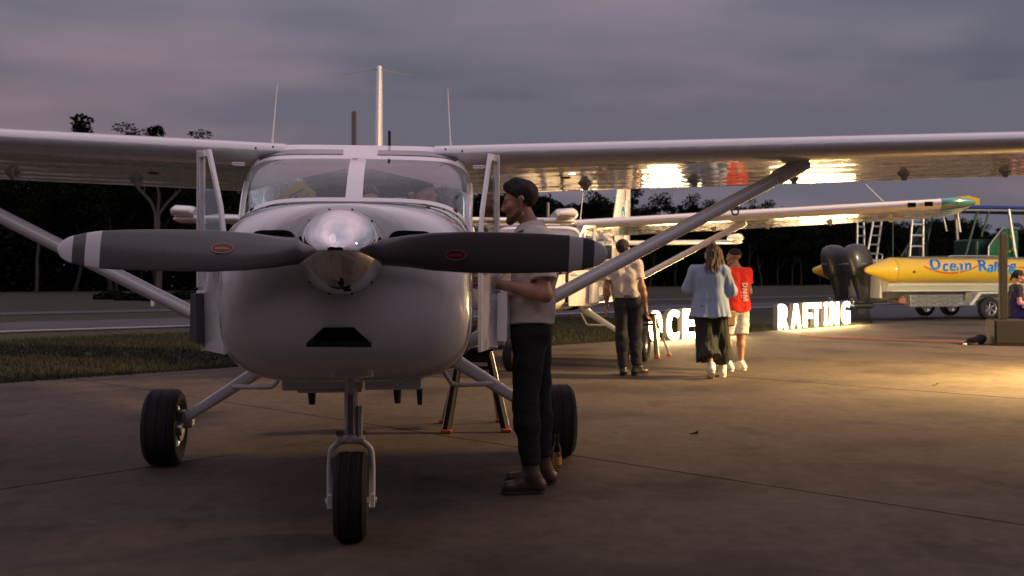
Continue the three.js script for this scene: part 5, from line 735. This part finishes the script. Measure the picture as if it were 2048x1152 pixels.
function putTree(k, x, z, s, turn, label, pale, group) { const t = thing('tree', pale ? 'tree with a pale bare trunk in the dark front row across the airfield' : label, 'tree', [x, -.05, z], turn, group); t.scale.setScalar(s); mesh('trunk', treeKinds[k].trunk, pale ? M.barkPale : M.bark, t); mesh('crown', treeKinds[k].crown, M.leaf, t); return t; }
{
  const rowLabel = ['tree in the dark front row across the airfield', 'tree in the dense dark wood behind the front row of trees'];
  for (let row = 0; row < 3; row++) for (let s = -22 + row; s < 176; s += row ? 3.6 : 3.4) {
    const o = row * 5.5 + R(-1.4, 1.4), q = s + R(-1.2, 1.2), x = -41 + TD[0] * q + TN[0] * o, z = -80 + TD[1] * q + TN[1] * o;
    if (Math.abs(x / z) > .60) continue;
    const left = q < 60 ? (row ? .98 : .86) : .86;
    putTree(Math.floor(R(0, 7)), x, z, left * (row && q < 60 ? R(.86, .965) : R(.74, 1.02)), R(0, 6.28), rowLabel[row ? 1 : 0], row === 0 && rnd() < .1, row ? 'trees of the dark wood' : 'front row of trees across the airfield');
  }
  // three that show one by one over the left wing and between the propeller and the wing
  const P = (px, d) => (px - 1024) / 2000 * d;
  putTree(3, P(222, 84), -84, 1.26, .5, 'tall tree with a ragged top rising above the left wing', false);
  putTree(1, P(313, 87), -87, 1.17, 2.2, 'tall round topped tree above the wing, next to the windscreen side', false);
  const bare = thing('tree', 'pale forked gum trunk standing out before the dark wood', 'tree', [P(317, 72), -.05, -72]);
  mesh('trunk', merge([pipe([V(0, 0, 0), V(.1, 2.5, 0), V(-.05, 4.6, .1), V(-.1, 5.7, 0)], .2, 16), pipe([V(-.1, 5.4, 0), V(-.5, 6.6, .1), V(-1.5, 7.8, .2), V(-1.9, 9.6, .2)], .11, 16), pipe([V(-.1, 5.5, 0), V(.05, 7, 0), V(-.1, 8.3, .1), V(.25, 10, 0)], .1, 16), pipe([V(-.05, 5.6, 0), V(.6, 6.5, 0), V(1.6, 7.6, 0), V(2.1, 9.6, 0)], .1, 16), pipe([V(1.2, 7.1, 0), V(1.3, 8.2, 0), V(1.1, 9.4, 0)], .05, 10), pipe([V(-1.0, 7.3, .1), V(-1.0, 8.4, .1), V(-1.3, 9.4, .3)], .05, 10)]), M.barkDim, bare);
  { const g = treeKinds[6].crown.clone().scale(.8, .5, .8).translate(0, 4.6, 0); mesh('crown', g, M.leaf, bare); }
  // undergrowth that closes the wood to the ground
  const pos = []; const r = mulberry(77);
  for (let i = 0; i < 190000; i++) { const q = -24 + r() * 202, o = 1 + r() * 17, x = -41 + TD[0] * q + TN[0] * o, z = -80 + TD[1] * q + TN[1] * o, top = 4.6 + 2.4 * fbm(q * .12, o * .2, 3, 3) + o * .36, y = Math.pow(r(), .8) * top, w = (o > 8 ? .3 : .13) + r() * (o > 8 ? .34 : .17), a = r() * 6.28, b = r() * 3; const t = V(Math.cos(a), Math.sin(b) - .5, Math.sin(a)).multiplyScalar(w), u = V(-Math.sin(a), Math.cos(b), Math.cos(a)).multiplyScalar(w * .6); const O = V(x, y, z); for (const p of [O.clone().add(t), O.clone().add(u), O.clone().sub(t), O.clone().add(t), O.clone().sub(t), O.clone().sub(u)]) pos.push(p.x, p.y, p.z); }
  const g = new THREE.BufferGeometry(); g.setAttribute('position', new THREE.Float32BufferAttribute(pos, 3)); g.computeVertexNormals();
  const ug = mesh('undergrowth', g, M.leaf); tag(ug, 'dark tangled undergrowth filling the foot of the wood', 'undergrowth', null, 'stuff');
}
// low dark bushes along the far side of the runway
{
  const g = thing('bush', 'low dark bush on the far side of the runway', 'bush', [0, 0, 0], 0, 'low bushes beyond the runway'); const r = mulberry(9), pos = []; for (let i = 0; i < 700; i++) { const a = r() * 6.28, k = Math.sqrt(r()) * .8, y = r() * .55 * (1 - k * .7); const w = .05 + r() * .07, b = r() * 6.28; const O = V(Math.cos(a) * k, y, Math.sin(a) * k), t = V(Math.cos(b) * w, (r() - .5) * w * 2, Math.sin(b) * w), u = V(-Math.sin(b) * w * .5, w * .5, Math.cos(b) * w * .5); for (const p of [O.clone().add(t), O.clone().add(u), O.clone().sub(t), O.clone().add(t), O.clone().sub(t), O.clone().sub(u)]) pos.push(p.x, p.y, p.z); }
  const q = new THREE.BufferGeometry(); q.setAttribute('position', new THREE.Float32BufferAttribute(pos, 3)); q.computeVertexNormals(); mesh('leaves', q, M.leaf, g); mesh('stems', merge([...Array(7)].map((_, i) => rod(V(0, -.05, 0), V(.5 * Math.cos(i), .4, .5 * Math.sin(i)), .02, .008, 5))), M.bark, g);
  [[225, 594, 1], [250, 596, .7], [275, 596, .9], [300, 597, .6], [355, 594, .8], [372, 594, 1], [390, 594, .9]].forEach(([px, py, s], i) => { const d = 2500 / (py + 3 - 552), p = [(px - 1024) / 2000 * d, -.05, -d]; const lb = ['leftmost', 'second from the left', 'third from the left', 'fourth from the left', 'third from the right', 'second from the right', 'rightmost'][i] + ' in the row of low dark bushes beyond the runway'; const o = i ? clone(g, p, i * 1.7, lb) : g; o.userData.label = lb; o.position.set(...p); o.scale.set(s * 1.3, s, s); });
}
renderer.render(scene, camera);
